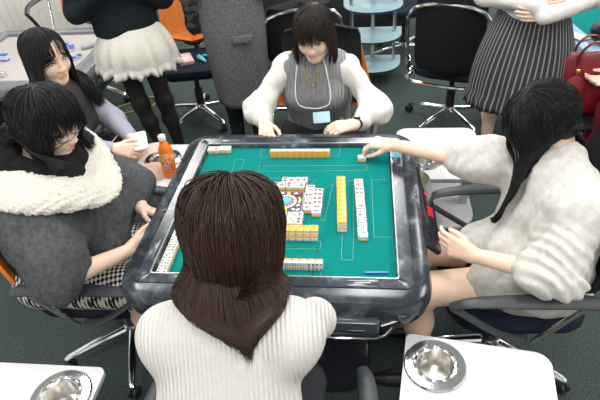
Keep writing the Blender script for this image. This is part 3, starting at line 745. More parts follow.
def face_parts(parent, H, hp, lid=.35, look=(0, -.3)):
    for q in (-1, 1):
        p = surf(hp, H, q*.033, .004); 
        m = MB(); m.loft(ellmesh(H.w((p[0], p[1]-.0035, p[2])), np.array((.0135, .007, .0075*(1-lid)))*H.s, H.R)); e = m.build('eye', eyew, parent)
        m = MB(); m.loft(ellmesh(H.w((p[0]+look[0]*.004, p[1]-.0015, p[2]+look[1]*.003)), np.array((.0062, .006, .0068*(1-lid*.6)))*H.s, H.R)); m.build('iris', iris, e)
        P = [surf(hp, H, q*(.033+dx), .004+dz, .0008) for dx, dz in ((-.016, -.001), (-.009, .0055*(1-lid)+.001), (0, .0085*(1-lid)+.0012), (.009, .006*(1-lid)+.001), (.018, -.0015))]
        MB().tube([H.w(a) for a in catmull(P, 4)], [.0011+.0007*math.sin(i/16*PI) for i in range(17)], 6).build('eyelash', lash, e)
        P = [surf(hp, H, q*(.033+dx), .024+dz, .0006) for dx, dz in ((-.018, -.002), (-.006, .002), (.008, .003), (.022, -.002))]
        MB().tube([H.w(a) for a in catmull(P, 4)], [.0024-.0015*i/12 for i in range(13)], 6, flat=.5).build('eyebrow', mat('eyebrow_hair', (.05, .03, .02), .7, var=.1), parent)
    m = MB()
    for z, w, t in ((-.0555, .021, .0035), (-.0635, .017, .0042)):
        P = [surf(hp, H, x*w, z+(.0022*(1-abs(x*2-0)**2*.25) if z > -.06 else -.001*(1-x*x)), .0002) for x in (-1, -.6, -.25, 0, .25, .6, 1)]
        m.tube([H.w(a) for a in P], [t*H.s*v for v in (.2, .7, 1, .95, 1, .7, .2)], 8)
    m.build('lips', lipm, parent)
def hand(wr, d, th, side, curl, sc=1., thumb=((.75, .62, .25), (.9, .35, .3), (.95, .1, .35)), spread=.06):
    """side +1 right, -1 left; th = rough thumb side; curl = angles (deg) of the three joints for index..little"""
    x = nrm(d); y = np.array(th, float); y = nrm(y-(y@x)*x); n = -np.cross(x, y)*side; W = np.array(wr, float)
    def w(a, b, c): return W+(x*a+y*b+n*c)*sc
    ps = []; tips = []
    K = [(.080, .026), (.083, .008), (.079, -.010), (.072, -.027)]
    L = [(.041, .024, .020), (.045, .027, .021), (.041, .025, .020), (.033, .019, .018)]
    for i, ((kx, ky), l) in enumerate(zip(K, L)):
        ps.append(cap(w(.004, ky*.5, 0), w(kx, ky, -.002), .0135*sc, .0098*sc, .014))
        p = w(kx, ky, -.002); a = 0; sp = (1.2-i*.85)*spread
        for j, seg in enumerate(l):
            a += math.radians(curl[i][j]); v = (x*math.cos(sp)+y*math.sin(sp))*math.cos(a)+n*math.sin(a); q = p+v*seg*sc
            r0 = (.0088, .0080, .0072)[j]*(.92 if i == 3 else 1)*sc; ps.append(cap(p, q, r0, r0*.92, .003 if j else .006)); p = q
        tips.append((p, v))
    ps.append(cap(w(.012, .0, .004), w(.055, .0, .005), .014*sc, .011*sc, .012, n=n, s=.75))
    p = w(.018, .017, .004); ps.append(cap(w(.008, .006, .004), p, .014*sc, .0145*sc, .014))
    for j, seg in enumerate((.040, .030, .024)):
        v = nrm(x*thumb[j][0]+y*thumb[j][1]+n*thumb[j][2]); q = p+v*seg*sc
        r0 = (.0125, .0098, .0088)[j]*sc; ps.append(cap(p, q, r0, (.0098, .0090, .0074)[j]*sc, .008 if j == 0 else .003)); p = q
    tips.append((p, v))
    return ps, tips
def arm(e, w, r0=.036, r1=.0235): return [cap(e, w, r0, r1, .02)]
def torso(J, t=0, hip=.150, chest=.135, s=.70, sh=.048, bust=True):
    pel, ch, nk, sl, sr = [np.array(J[k], float) for k in ('pelvis', 'chest', 'neck', 'shL', 'shR')]
    up = nrm(nk-pel); rt = nrm(sr-sl); n = nrm(np.cross(up, rt)); mid = (sl+sr)/2
    P = [cap(pel, ch, hip+t, chest-.006+t, .05, n, s), cap(ch, mid-up*.05, chest+t, chest-.012+t, .06, n, s),
         cap(sl+(sr-sl)*.06-up*.008, sr-(sr-sl)*.06-up*.008, sh+t, sh+t, .07), cap(mid-up*.02, nk+up*.0, .085+t, .052+t, .05, n, .8)]
    if bust:
        for q in (-1, 1): P.append(ell(ch*.45+mid*.55+rt*q*.065+n*.062-up*.045, (.058+t, .058+t, .058+t), .05))
    return P, n, up, rt
def thigh(a, b, t=0, r0=.082, r1=.058): return cap(a, b, r0+t, r1+t, .04)
def leg_low(a, b, t=0, foot=None):
    P = [cap(a, np.array(a)*.65+np.array(b)*.35, .054+t, .052+t, .04), cap(np.array(a)*.65+np.array(b)*.35, b, .050+t, .034+t, .03)]
    return P
def V3(*a): return np.array(a, float)
def lerp3(a, b, t): return np.array(a, float)*(1-t)+np.array(b, float)*t

# hair as thousands of simulated strands over a cap ------------------------------------------------
def hair_mat(name, c1, c2, rough=.3):
    m = mat(name, c1, rough, spec=.28); nt, b = nodes(m)
    a = nt.nodes.new('ShaderNodeAttribute'); a.attribute_name = 'strand'
    mx = nt.nodes.new('ShaderNodeMix'); mx.data_type = 'RGBA'; mx.inputs[6].default_value = (*c1, 1); mx.inputs[7].default_value = (*c2, 1)
    nt.links.new(a.outputs['Fac'], mx.inputs[0]); nt.links.new(mx.outputs[2], b.inputs['Base Color'])
    return m
def hair(parent, H, hp, body, m, length, n=2600, part=0., bangs=None, seed=1, vol=.016, grav=.16, w=.0016, steps=None, guard=True, flow=None, gather=None, wave=0., crown=(-.38, .925), low=(-.25, -.42)):
    g = np.random.default_rng(seed)
    i = np.arange(n*4); ph = np.arccos(1-2*(i+.5)/(n*4)); th = PI*(1+5**.5)*i
    D = np.stack([np.cos(th)*np.sin(ph), np.sin(th)*np.sin(ph), np.cos(ph)], 1)
    x, y, z = D.T
    ok = (z > low[1]-.2*(y < -.3)) & ~((y > .30) & (z < .62)) & ~((y > .05) & (z < .15)) & ~((y > low[0]) & (z < -.1))
    D = D[ok]; D = D[g.permutation(len(D))[:n]]; n = len(D); x, y, z = D.T
    root = np.array([0, -.012, .035])+D*np.array([.077, .095, .090])
    isb = (y > .15) & (np.abs(x-part*0) < .62) & (z > .45) & (g.uniform(size=n) < .8) if bangs else np.zeros(n, bool)
    sx = np.sign(root[:, 0]-part+g.normal(size=n)*.002); sx[sx == 0] = 1
    c0 = np.array([part*3, *crown]); rad_ = D-c0; lat = np.stack([sx*1.0, -.12+0*x, -.25+0*x], 1)
    wl = np.clip((y-crown[0]+(-.08))/.5, 0, 1)[:, None]; d = rad_/np.maximum(np.linalg.norm(rad_, axis=1), .05)[:, None]*(1-wl)+lat*wl
    if flow is not None: d += np.array(flow)
    if bangs: d[isb] = np.stack([x[isb]*.55+(bangs[1] if len(bangs) > 1 else 0), np.full(isb.sum(), .8), np.full(isb.sum(), -.55)], 1)
    d -= (d*D).sum(1)[:, None]*D; d /= np.linalg.norm(d, axis=1)[:, None]
    clump = np.floor(x*7)*31+np.floor(y*7)*17+np.floor(z*7)*7
    KK = g.normal(size=(3, 3))*7; cl = np.sin(D@KK+g.uniform(0, 6, 3))*.6+.4*np.sin(D@KK*2.7)
    L = length(root, D, g.uniform(size=n), isb)
    gm_ = 1.
    u = g.uniform(size=n)
    steps = steps or int(L.max()/.011)+2
    ds = L/steps
    P = H.wv(root); V = d@H.R.T; off = .004+vol*(.25+.75*u)
    V = V+g.normal(size=(n, 3))*.015+cl*.05; allp = hp+body
    guardp = [H.e((0, .085, -.04), (.080, .048, .080), .02)] if guard else []
    out = [P.copy()]
    down = np.array([0, 0, -1.])
    for k in range(steps):
        gr = 1-(1-grav)**(ds/.011)
        V = V*(1-gr[:, None])+down*gr[:, None]+cl*.006+g.normal(size=(n, 3))*.003
        if gather is not None:
            for gp, gs, gr_ in gather:
                zt = np.clip((P[:, 2]-gr_[3])/(gr_[2]-gr_[3]), 0, 1)[:, None]; gv = (np.array(gp[0])*zt+np.array(gp[1])*(1-zt)-P)*np.array([1, 1, 0]); gl_ = np.linalg.norm(gv, axis=1)[:, None]; R_ = (gr_[1]+(gr_[0]-gr_[1])*np.clip((P[:, 2]-gr_[3])/(gr_[2]-gr_[3]), 0, 1))[:, None]; gv = gm_*gv*np.maximum(gl_-R_, 0)/np.maximum(gl_, 1e-4); P = P+gv*np.clip((H.C[2]-P[:, 2]-.02)/.08, 0, 1)[:, None]*min(.3, gs*.06); V += gv*gs*np.clip((H.C[2]-P[:, 2]+.02)/.08, 0, 1)[:, None]*np.array([1, 1, 0])
        if wave: V += np.sin(k*.55+clump[:, None]+np.array([0, 2, 4]))*wave
        V /= np.linalg.norm(V, axis=1)[:, None]
        P = P+V*ds[:, None]
        ramp = min(1, (k+1)/8)
        for rep in range(2):
            f = sdf_pts(allp, P)
            tgt = off*ramp; bad = f < tgt
            if guardp:
                fg = sdf_pts(guardp, P); bg = (fg < .004) & ~isb
            if bad.any():
                e = .003; Q = P[bad]; f0 = f[bad]
                G = np.stack([sdf_pts(allp, Q+np.eye(3)[a]*e)-f0 for a in range(3)], 1); G /= np.maximum(np.linalg.norm(G, axis=1), 1e-6)[:, None]
                P[bad] = Q+G*(tgt[bad]-f0)[:, None]
                vn = (V[bad]*G).sum(1); V[bad] -= np.minimum(vn, 0)[:, None]*G*.9
            if guardp and bg.any():
                Q = H.loc(P[bg]); s_ = np.sign(Q[:, 0]); s_[s_ == 0] = 1
                Q[:, 0] += s_*np.where(np.abs(Q[:, 0]) > .045, .003, .007); Q[:, 1] -= np.where(np.abs(Q[:, 0]) > .045, .008, 0); P[bg] = H.wv(Q)
        # lie on the skull: pull back to the layer height wherever the skull still faces upward or outward
        fh = sdf_pts(hp, P); e = .004
        G = np.stack([sdf_pts(hp, P+np.eye(3)[a]*e)-fh for a in range(3)], 1)/e; G /= np.maximum(np.linalg.norm(G, axis=1), 1e-6)[:, None]
        pull = np.clip((G[:, 2]+.25)/.5, 0, 1)*np.clip((.09-fh)/.05, 0, 1)*(fh > tgt)
        P = P-G*(pull*(fh-tgt))[:, None]
        vn = (V*G).sum(1); V = V-G*(pull*np.maximum(vn, 0))[:, None]; V /= np.linalg.norm(V, axis=1)[:, None]
        out.append(P.copy())
    S = np.stack(out, 1)                                   # n, steps+1, 3
    T = np.gradient(S, axis=1); T /= np.maximum(np.linalg.norm(T, axis=2), 1e-6)[..., None]
    A = np.cross(T, np.array([.31, .47, .83])); A /= np.maximum(np.linalg.norm(A, axis=2), 1e-6)[..., None]; B = np.cross(T, A)
    K = S.shape[1]; rad = w*(.75+.5*g.uniform(size=n))[:, None]*np.sqrt(np.clip(1.02-np.linspace(0, 1, K)**3, 0.02, 1))[None]
    ring = [S+(A*math.cos(a)+B*math.sin(a))*rad[..., None] for a in (0, 2*PI/3, 4*PI/3)]
    Vv = np.stack(ring, 2).reshape(-1, 3)
    b = (np.arange(n)[:, None]*K+np.arange(K-1)[None]).ravel()*3
    F = np.concatenate([np.stack([b+j, b+(j+1) % 3, b+3+(j+1) % 3, b+3+j], 1) for j in range(3)])
    shade = np.repeat(g.uniform(size=n)*.6+.4*(np.sin(clump)*.5+.5), K*3)
    # scalp cap under the strands
    capP = [H.e((0, -.014, .036), (.0765, .0935, .089), .01), H.e((0, .085, -.03), (.085, .075, .100), .02, True), H.c((-.04, -.045, -.03), (.04, -.045, -.03), .040, .040, .03)]
    cv, cf = nets(capP, .005)
    V2 = np.concatenate([Vv, cv]); F2 = np.concatenate([F, cf+len(Vv)]); sh = np.concatenate([shade, np.full(len(cv), .0)])
    o = mk('hair', V2, F2, m, parent)
    at = o.data.attributes.new('strand', 'FLOAT', 'POINT'); at.data.foreach_set('value', sh.astype(np.float32))
    return o
blackh = hair_mat('black_hair', (.006, .006, .008), (.015, .014, .016), .42)
brownh = hair_mat('brown_hair', (.016, .0075, .005), (.046, .023, .015), .42)
darkbh = hair_mat('dark_brown_hair', (.014, .009, .007), (.034, .021, .016), .42)

def shoe(parent, ank, d, m, high=0):
    a = np.array(ank, float); d = nrm(d)
    P = [cap(a+V3(0, 0, -.035), a+d*.12*1+V3(0, 0, -.045), .036, .030, .02), cap(a+V3(0, 0, -.03), a+d*.16+V3(0, 0, -.048), .03, .022, .02)]
    if high: P.append(cap(a+V3(0, 0, high), a+V3(0, 0, -.03), .052, .044, .03))
    v, f = nets(P, .008, clip=lambda Q: .004-Q[..., 2]); return mk('shoe', v, f, m, parent)
def person(label, at): return thing('person', label, 'person', at)
def rebase(root):
    """children were modelled in world coordinates: move them under the root's base point"""
    L = Vector(root.location)
    for ch in root.children:
        if ch.type == 'MESH' and not ch.get('_b'): ch.data.transform(Matrix.Translation(-L)); ch['_b'] = 1
        for g in ch.children:
            g.data.transform(Matrix.Translation(-L))
    for ch in root.children:
        if '_b' in ch: del ch['_b']
def sitting_legs(J, sk, ankL, ankR, t=0):
    pel = np.array(J['pelvis'], float)
    rt = nrm(np.array(J['shR'], float)-np.array(J['shL'], float))
    P = []
    for q, kn, an in ((-1, J['knL'], ankL), (1, J['knR'], ankR)):
        h = pel+rt*q*.085+V3(0, 0, .01); P += [thigh(h, kn, t)]+leg_low(kn, an, t)
    return P
dk = mat('black_shoe_leather', (.012, .012, .013), .35, var=.2)

# ============ the woman in the white ribbed sweater, back to the camera (near side)
def build_near():
    J = dict(head=(.009, -.69, 1.20), neck=(-.01, -.785, 1.055), shL=(-.148, -.80, .985), shR=(.132, -.79, 1.0), chest=(-.015, -.885, .83), pelvis=(0, -.93, .535),
             elL=(-.165, -.61, .84), elR=(.155, -.61, .83), wrL=(-.10, -.50, .68), wrR=(.12, -.50, .68), knL=(-.1, -.60, .52), knR=(.1, -.60, .52))
    p = person('person in a white ribbed sweater with long brown hair, seated with back to the camera', (0, -1.0, 0))
    H = Head(J['head'], (.02, .88, -.42), .0, 1.0, False); hp = H.prims()
    tp, n, up, rt = torso(J, 0)
    arms = [cap(J['shL'], J['elL'], .042, .036), cap(J['shR'], J['elR'], .042, .036)]
    hl, _ = hand(J['wrL'], (.35, .9, -.05), (1, 0, .1), -1, [(30, 35, 20)]*4); hr, _ = hand(J['wrR'], (-.35, .9, -.05), (-1, 0, .1), 1, [(30, 35, 20)]*4)
    neck = [cap(J['neck'], H.w((0, -.02, -.06)), .050, .050, .03)]
    low = tp+arms+neck+sitting_legs(J, 0, (-.1, -.62, .09), (.1, -.62, .09))
    V, F = join([nets(low, .010), nets(hp+neck, .0045), nets(arm(J['elL'], J['wrL'])+hl, .0035), nets(arm(J['elR'], J['wrR'])+hr, .0035)])
    mk('body', V, F, skin, p)
    ct, *_ = torso(J, .018, sh=.050)
    ct = ct[:3]+[cap(lerp3(J['shL'], J['shR'], .5)-up*.03, np.array(J['neck'])+up*.008, .09, .066, .05, n, .85)]
    ct += [cap(J['shL'], J['elL'], .060, .052, .05), cap(J['elL'], lerp3(J['elL'], J['wrL'], .3), .050, .046, .03), cap(J['shR'], J['elR'], .060, .052, .05), cap(J['elR'], lerp3(J['elR'], J['wrR'], .3), .050, .046, .03)]
    nk = np.array(J['neck'])
    ct.append(ell(nk+up*.075+V3(0, .01, 0), (.088, .082, .07), .012, sub=True))
    v, f = nets(ct, .006, folds(.004, 20, 3))
    mk('sweater', v, f, ribbed('white_rib_knit', (.62, .605, .57), (1, .12, 0), 640, .55, .0028, .03), p)
    pn = [thigh(np.array(J['pelvis'])+rt*q*.085, k, .014) for q, k in ((-1, J['knL']), (1, J['knR']))]+[cap(J['pelvis'], np.array(J['pelvis'])+up*.1, .165, .15, .04, n, .75)]
    for q in (-.1, .1): pn.append(cap((q, -.60, .52), (q, -.62, .12), .066, .05, .03))
    mk('trousers', *nets(pn, .010), mat('dark_trousers', (.02, .022, .03), .85, var=.2, vscale=60), p)
    for q in (-.1, .1): shoe(p, (q, -.62, .08), (0, 1, 0), dk)
    def L(root, D, u, isb): 
        back = np.clip(-D[:, 1], -.2, 1); return .21+.075*u+1.25*(root[:, 2]+.04)
    hair(p, H, hp, ct, brownh, L, n=7000, part=-.006, seed=3, vol=.032, grav=.13, w=.0013, guard=True, flow=(0, -.12, 0), gather=[(((.008, -.75, 0), (.062, -.86, 0)), 6, (.088, .035, 1.15, .95))], crown=(.10, 1.0))
    rebase(p)
build_near()

# ============ the woman in the grey knit vest (far side)
def build_far():
    J = dict(head=(.068, .675, 1.122), neck=(.06, .765, .975), shL=(.195, .775, .935), shR=(-.085, .775, .935), chest=(.055, .80, .79), pelvis=(.05, .88, .53),
             elL=(.335, .665, .765), elR=(-.212, .67, .765), wrL=(.240, .515, .772), wrR=(-.165, .545, .768), knL=(.15, .50, .53), knR=(-.06, .50, .53))
    p = person('person in a grey knit vest and white blouse looking down beyond the table', (.05, .88, 0))
    H = Head(J['head'], (-.16, -.93, -.34), -.06, .95); hp = H.prims()
    tp, n, up, rt = torso(J, 0)
    neck = [cap(J['neck'], H.w((0, -.02, -.06)), .045, .046, .03)]
    hl, tl = hand(J['wrL'], (-.96, -.25, -.06), (-.1, .9, .3), -1, [(25, 30, 18), (28, 32, 20), (30, 35, 20), (32, 35, 20)], .95)
    hr, tr_ = hand(J['wrR'], (.25, -.9, -.12), (.9, .1, .3), 1, [(25, 35, 20)]*4, .95)
    low = tp+[cap(J['shL'], J['elL'], .042, .036), cap(J['shR'], J['elR'], .042, .036)]+neck+sitting_legs(J, 0, (.15, .52, .09), (-.06, .52, .09))
    V, F = join([nets(low, .010), nets(hp+neck, .0026), nets(arm(J['elL'], J['wrL'])+hl, .0026), nets(arm(J['elR'], J['wrR'])+hr, .0026)])
    b = mk('body', V, F, skin, p)
    face_parts(p, H, hp, lid=.80, look=(0, -.9))
    vt, *_ = torso(J, .016, sh=.040)
    nk = np.array(J['neck'])
    vest = vt[:2]+[cap(np.array(J['shL'])-rt*-.035, np.array(J['shR'])-rt*.035, .060, .060, .06), vt[3]]+vt[4:]+[cap(nk-up*.02, nk+up*.055, .066, .058, .02)]
    mid = (np.array(J['shL'])+np.array(J['shR']))/2
    v, f = nets(vest, .0055, folds(.002, 22, 5), clip=lambda P: np.abs((P-mid)@rt)-.150-.3*np.maximum(0, -(P-mid)@up-.10))
    mk('vest', v, f, ribbed('grey_cable_knit', (.30, .305, .315), (1, 0, 0), 420, .9, .004, .10), p)
    bl_ = []
    for sh, el, wr in ((J['shL'], J['elL'], J['wrL']), (J['shR'], J['elR'], J['wrR'])):
        bl_ += [cap(sh, el, .044, .058, .05), cap(el, lerp3(el, wr, .62), .060, .046, .05), cap(lerp3(el, wr, .62), lerp3(el, wr, .74), .036, .033, .02)]
    bl_.append(cap(J['shL'], J['shR'], .05, .05, .03)); bl_ += torso(J, .006, sh=.045)[0][:2]
    v, f = nets(bl_, .0055, sumf(folds(.006, 34, 11, (1.4, 1.4, .8)), folds(.004, 75, 12)))
    mk('blouse', v, f, mat('white_chiffon', (.68, .66, .62), .8, var=.03, vscale=30, bump=.1, bscale=500), p)
    pn = [thigh(np.array(J['pelvis'])+rt*q*.085, k, .016) for q, k in ((-1, J['knL']), (1, J['knR']))]+[cap(J['pelvis'], np.array(J['pelvis'])+up*.08, .165, .15, .06, n, .75)]
    mk('skirt', *nets(pn, .010), mat('dark_skirt', (.02, .02, .024), .9, var=.2), p)
    for q in (-.06, .15): shoe(p, (q, .52, .08), (0, -1, 0), dk)
    # lanyard with pale blue card, gold necklace, watch
    fr = lambda x, z, o=.004: None
    allv = vest
    def on(x, z):
        ys = np.linspace(.45, .85, 220); P = np.stack([np.full(220, x), ys, np.full(220, z)], 1); d = sdf_pts(allv, P); i = np.argmax(d < .003); return (x, ys[i], z)
    cord = [on(x, z) for x, z in ((-.012, 1.0), (-.022, .94), (-.030, .88), (-.028, .82), (-.008, .785), (.045, .768), (.09, .775), (.122, .80), (.128, .85), (.115, .93), (.10, 1.0))]
    MB().tube(catmull(cord, 5), .0032, 6).build('lanyard', mat('white_cord', (.82, .82, .84), .5, var=.03), p)
    for pts in (((.005, .975), (.018, .935), (.035, .900), (.052, .882), (.066, .905), (.078, .94), (.088, .975)), ((.012, .98), (.025, .945), (.045, .915), (.058, .915), (.07, .945), (.078, .98))):
        MB().tube(catmull([on(*q) for q in pts], 5), .0017, 6).build('necklace', gold, p)
    q = on(.052, .880); MB().lathe([(.001, -.006), (.006, -.003), (.006, .003), (.001, .006)], 10, Matrix.Translation((q[0], q[1]-.006, q[2]))).build('pendant', gold, p)
    q = on(.082, .755)
    MB().slab(rrect(.078, .052, .004), -.001, .001, .0005, Matrix.Translation((.085, q[1]-.035, .738)) @ Matrix.Rotation(math.radians(52), 4, 'X') @ Matrix.Rotation(.08, 4, 'Z')).build('name_card', mat('pale_blue_card', (.42, .64, .72), .4, var=.04, vscale=60), p)
    e = nrm(np.array(J['elL'])-np.array(J['wrL'])); c = np.array(J['wrL'])+e*.015
    Mw = Matrix(np.stack([np.cross(e, [0, 0, 1.])/np.linalg.norm(np.cross(e, [0, 0, 1.])), np.cross(np.cross(e, [0, 0, 1.]), e)/np.linalg.norm(np.cross(e, [0, 0, 1.])), -e], 1).tolist()).to_4x4(); Mw.translation = Vector(c)
    m = MB(); m.lathe([(.0255, -.006), (.028, -.005), (.028, .005), (.0255, .006)], 24, Mw); m.F = m.F[:-2]; m.I = m.I[:-2]; wt = m.build('watch_strap', dk, p)
    Mf = Mw @ Matrix.Translation((0, .029, 0)) @ Matrix.Rotation(-PI/2, 4, 'X')
    m = MB(); m.lathe([(.001, -.003), (.015, -.003), (.015, .004), (.012, .0055), (.001, .0055)], 24, Mf); m.build('watch_case', dk, wt)
    m = MB(); m.lathe([(.001, .005), (.011, .005), (.011, .0062), (.001, .0062)], 24, Mf); m.build('watch_dial', whitep, wt)
    q = H.w((-.080, .006, -.045)); MB().lathe([(.0005, -.006), (.004, -.002), (.004, .002), (.0005, .006)], 10, Matrix.Translation(q)).build('earring', silver, p)
    q = H.w((.080, .006, -.045)); MB().lathe([(.0005, -.006), (.004, -.002), (.004, .002), (.0005, .006)], 10, Matrix.Translation(q)).build('earring', silver, p)
    def L(root, D, u, isb): return np.where(isb, .085+.018*u, .065+.035*u+1.0*(root[:, 2]+.04))
    hair(p, H, hp, vest, darkbh, L, n=4500, part=.0, bangs=(1, .0), seed=5, vol=.010, grav=.15, w=.0011)
    rebase(p)
build_far()

# ============ the woman in the grey cape (left side)
def build_left():
    J = dict(head=(-.725, -.115, 1.145), neck=(-.805, -.15, 1.0), shR=(-.785, -.31, .945), shL=(-.765, .02, .945), chest=(-.865, -.14, .78), pelvis=(-.90, -.12, .53),
             elR=(-.655, -.405, .745), elL=(-.63, .12, .72), wrR=(-.535, -.215, .69), wrL=(-.575, .02, .69), knL=(-.55, -.04, .55), knR=(-.55, -.25, .55))
    p = person('person with black bob and glasses in a grey cape with cream fleece collar', (-.955, -.16, 0))
    H = Head(J['head'], (.90, -.17, -.34), .0, .98, False); hp = H.prims()
    tp, n, up, rt = torso(J, 0)
    neck = [cap(J['neck'], H.w((0, -.02, -.06)), .046, .047, .03)]
    hl, _ = hand(J['wrL'], (.92, -.30, -.1), (-.1, -.8, .5), -1, [(20, 30, 18), (24, 34, 20), (28, 36, 20), (32, 38, 22)], .95)
    hr, _ = hand(J['wrR'], (.62, .78, .02), (.1, .2, .9), 1, [(12, 22, 12), (15, 24, 14), (18, 26, 14), (22, 28, 16)], .95, thumb=((.85, .45, .2), (.97, .15, .15), (1, 0, .2)))
    low = tp+[cap(J['shL'], J['elL'], .042, .036), cap(J['shR'], J['elR'], .042, .036)]+neck+sitting_legs(J, 0, (-.52, -.05, .09), (-.52, -.25, .09))
    V, F = join([nets(low, .010), nets(hp+neck, .0026), nets(arm(J['elL'], J['wrL'])+hl, .0026), nets(arm(J['elR'], J['wrR'])+hr, .0026)])
    mk('body', V, F, skin, p)
    face_parts(p, H, hp, lid=.55, look=(0, -.8))
    a = np.array
    cape = torso(J, .035, sh=.035, hip=.15)[0]; cape.pop(3)
    cape += [cap(J['shR'], lerp3(J['shR'], J['elR'], .75), .068, .088, .10), cap(lerp3(J['shR'], J['elR'], .6), a(J['elR'])+V3(-.05, -.01, -.02), .095, .070, .07), cap(a(J['elR'])+V3(-.02, 0, .01), lerp3(J['elR'], J['wrR'], .12), .07, .058, .05),
             cap(J['shL'], J['elL'], .066, .078, .10), cap(J['elL'], lerp3(J['elL'], J['wrL'], .40), .072, .052, .05),
             cap((-.74, -.12, .84), (-.72, -.10, .62), .11, .12, .10)]
    cape.append(ell(lerp3(J['elR'], J['wrR'], .32)+V3(0, 0, -.012), (.055, .055, .040), .02, sub=True))
    cape.append(ell((-.79, -.14, 1.06), (.135, .14, .10), .02, sub=True))
    v, f = nets(cape, .0065, sumf(folds(.011, 17, 21, (1, 1, .5)), folds(.008, 34, 27, (1, 1, .35)), folds(.003, 60, 22)))
    mk('cape', v, f, mat('charcoal_fleece', (.085, .088, .095), .95, var=.28, vscale=60, bump=.5, bscale=300, spec=.1), p)
    # fleece collar lying open over the shoulders
    ring = [(-.90, -.13, 1.05), (-.885, -.25, 1.045), (-.81, -.315, 1.03), (-.72, -.32, 1.01), (-.655, -.275, .975), (-.60, -.195, .93)]
    r2 = [(-.90, -.13, 1.05), (-.88, .0, 1.04), (-.80, .05, 1.01), (-.73, .03, .985), (-.67, -.03, .955), (-.625, -.10, .935), (-.595, -.17, .925)]
    col = []
    for R_ in (ring, r2):
        Q = [a(q) for q in catmull(R_, 4)]
        for i in range(len(Q)-1): 
            c = (Q[i]+Q[i+1])/2-a((-.79, -.13, .70)); nn = nrm(c*V3(.8, .8, 1.4)); dz = V3(0, 0, .004)
            col.append(cap(Q[i]+dz, Q[i+1]+dz, .052, .052, .03, nn, .30))
    g = np.random.default_rng(4)
    v, f = nets(col, .0045, sumf(folds(.0028, 230, 31), folds(.002, 420, 32)))
    mk('fleece_collar', v, f, mat('cream_sherpa', (.66, .63, .56), .95, var=.08, vscale=90, bump=.9, bscale=260, spec=.1, bdist=.005), p)
    Q = [a(q) for q in catmull([(-.69, -.19, .965), (-.715, -.07, .985), (-.79, -.03, 1.01), (-.87, -.07, 1.03), (-.895, -.16, 1.04), (-.86, -.25, 1.03), (-.78, -.27, .995), (-.71, -.24, .97)], 4, closed=True)]
    sc = [cap(Q[i], Q[(i+1) % len(Q)], .042, .042, .02) for i in range(len(Q))]
    sc2 = [cap(Q[i]+V3(.01, 0, -.03), Q[(i+1) % len(Q)]+V3(.01, 0, -.03), .04, .04, .02) for i in range(len(Q))]
    sc2 += [cap(lerp3(q['a'], (-.79, -.14, q['a'][2]), .22)+V3(.012, .005, .035), lerp3(q['b'], (-.79, -.14, q['b'][2]), .22)+V3(.012, .005, .035), .036, .036, .02) for q in sc]
    v, f = nets(sc+sc2, .0055, folds(.005, 60, 8)); mk('scarf', v, f, mat('black_knit_scarf', (.012, .012, .014), .95, var=.3, vscale=60, bump=.8, bscale=220, spec=.1), p)
    sk = [thigh(a(J['pelvis'])+rt*q*.085, k, .024, r1=.062) for q, k in ((-1, J['knL']), (1, J['knR']))]+[cap((-.90, -.2, .53), (-.60, -.2, .53), .12, .09, .06, (0, 0, 1), .6), cap(J['pelvis'], a(J['pelvis'])+up*.06, .17, .155, .06, n, .8)]
    v, f = nets(sk, .008, folds(.004, 25, 14)); mk('skirt', v, f, pattern('houndstooth', 'check', (.015, .015, .017), (.60, .57, .52), 88), p)
    for q in (-.25, -.05): shoe(p, (-.52, q, .08), (1, 0, 0), dk)
    # glasses
    def gl(x, z): return H.w((x, surf(hp, H, .033*(1 if x > 0 else -1), .004)[1]+.012-.25*abs(abs(x)-.033), z))
    gm = mat('violet_glasses_frame', (.10, .09, .16), .25, var=.1)
    gr = None
    for s in (-1, 1):
        P = [gl(s*.033+.024*math.cos(t)*(1 if True else 1), -.001+.0155*math.sin(t)*(1.0)) for t in [k*PI/9 for k in range(18)]]
        o = MB().tube(P, .0016, 6, closed=True).build('glasses_rim' if gr else 'glasses', gm, gr or p); gr = gr or o
        MB().tube([gl(s*.057, .004), H.w((s*.080, .06, .004)), H.w((s*.083, -.005, .004)), H.w((s*.081, -.03, -.02))], .0016, 6).build('temple', gm, gr)
    MB().tube([gl(-.0095, .002), H.w((0, .106, .004)), gl(.0095, .002)], .0015, 6).build('bridge', gm, gr)
    def L(root, D, u, isb): return np.where(isb, .072+.018*u, .135+.02*u+1.0*(root[:, 2]+.04))
    hair(p, H, hp, sc+sc2+col, blackh, L, n=6500, part=.0, bangs=(1, 0), seed=8, vol=.024, grav=.13, w=.0012, gather=[(((-.80, -.13, 0), (-.80, -.13, 0)), .7, (.10, .09, 1.1, 1.0))])
    rebase(p)
build_left()

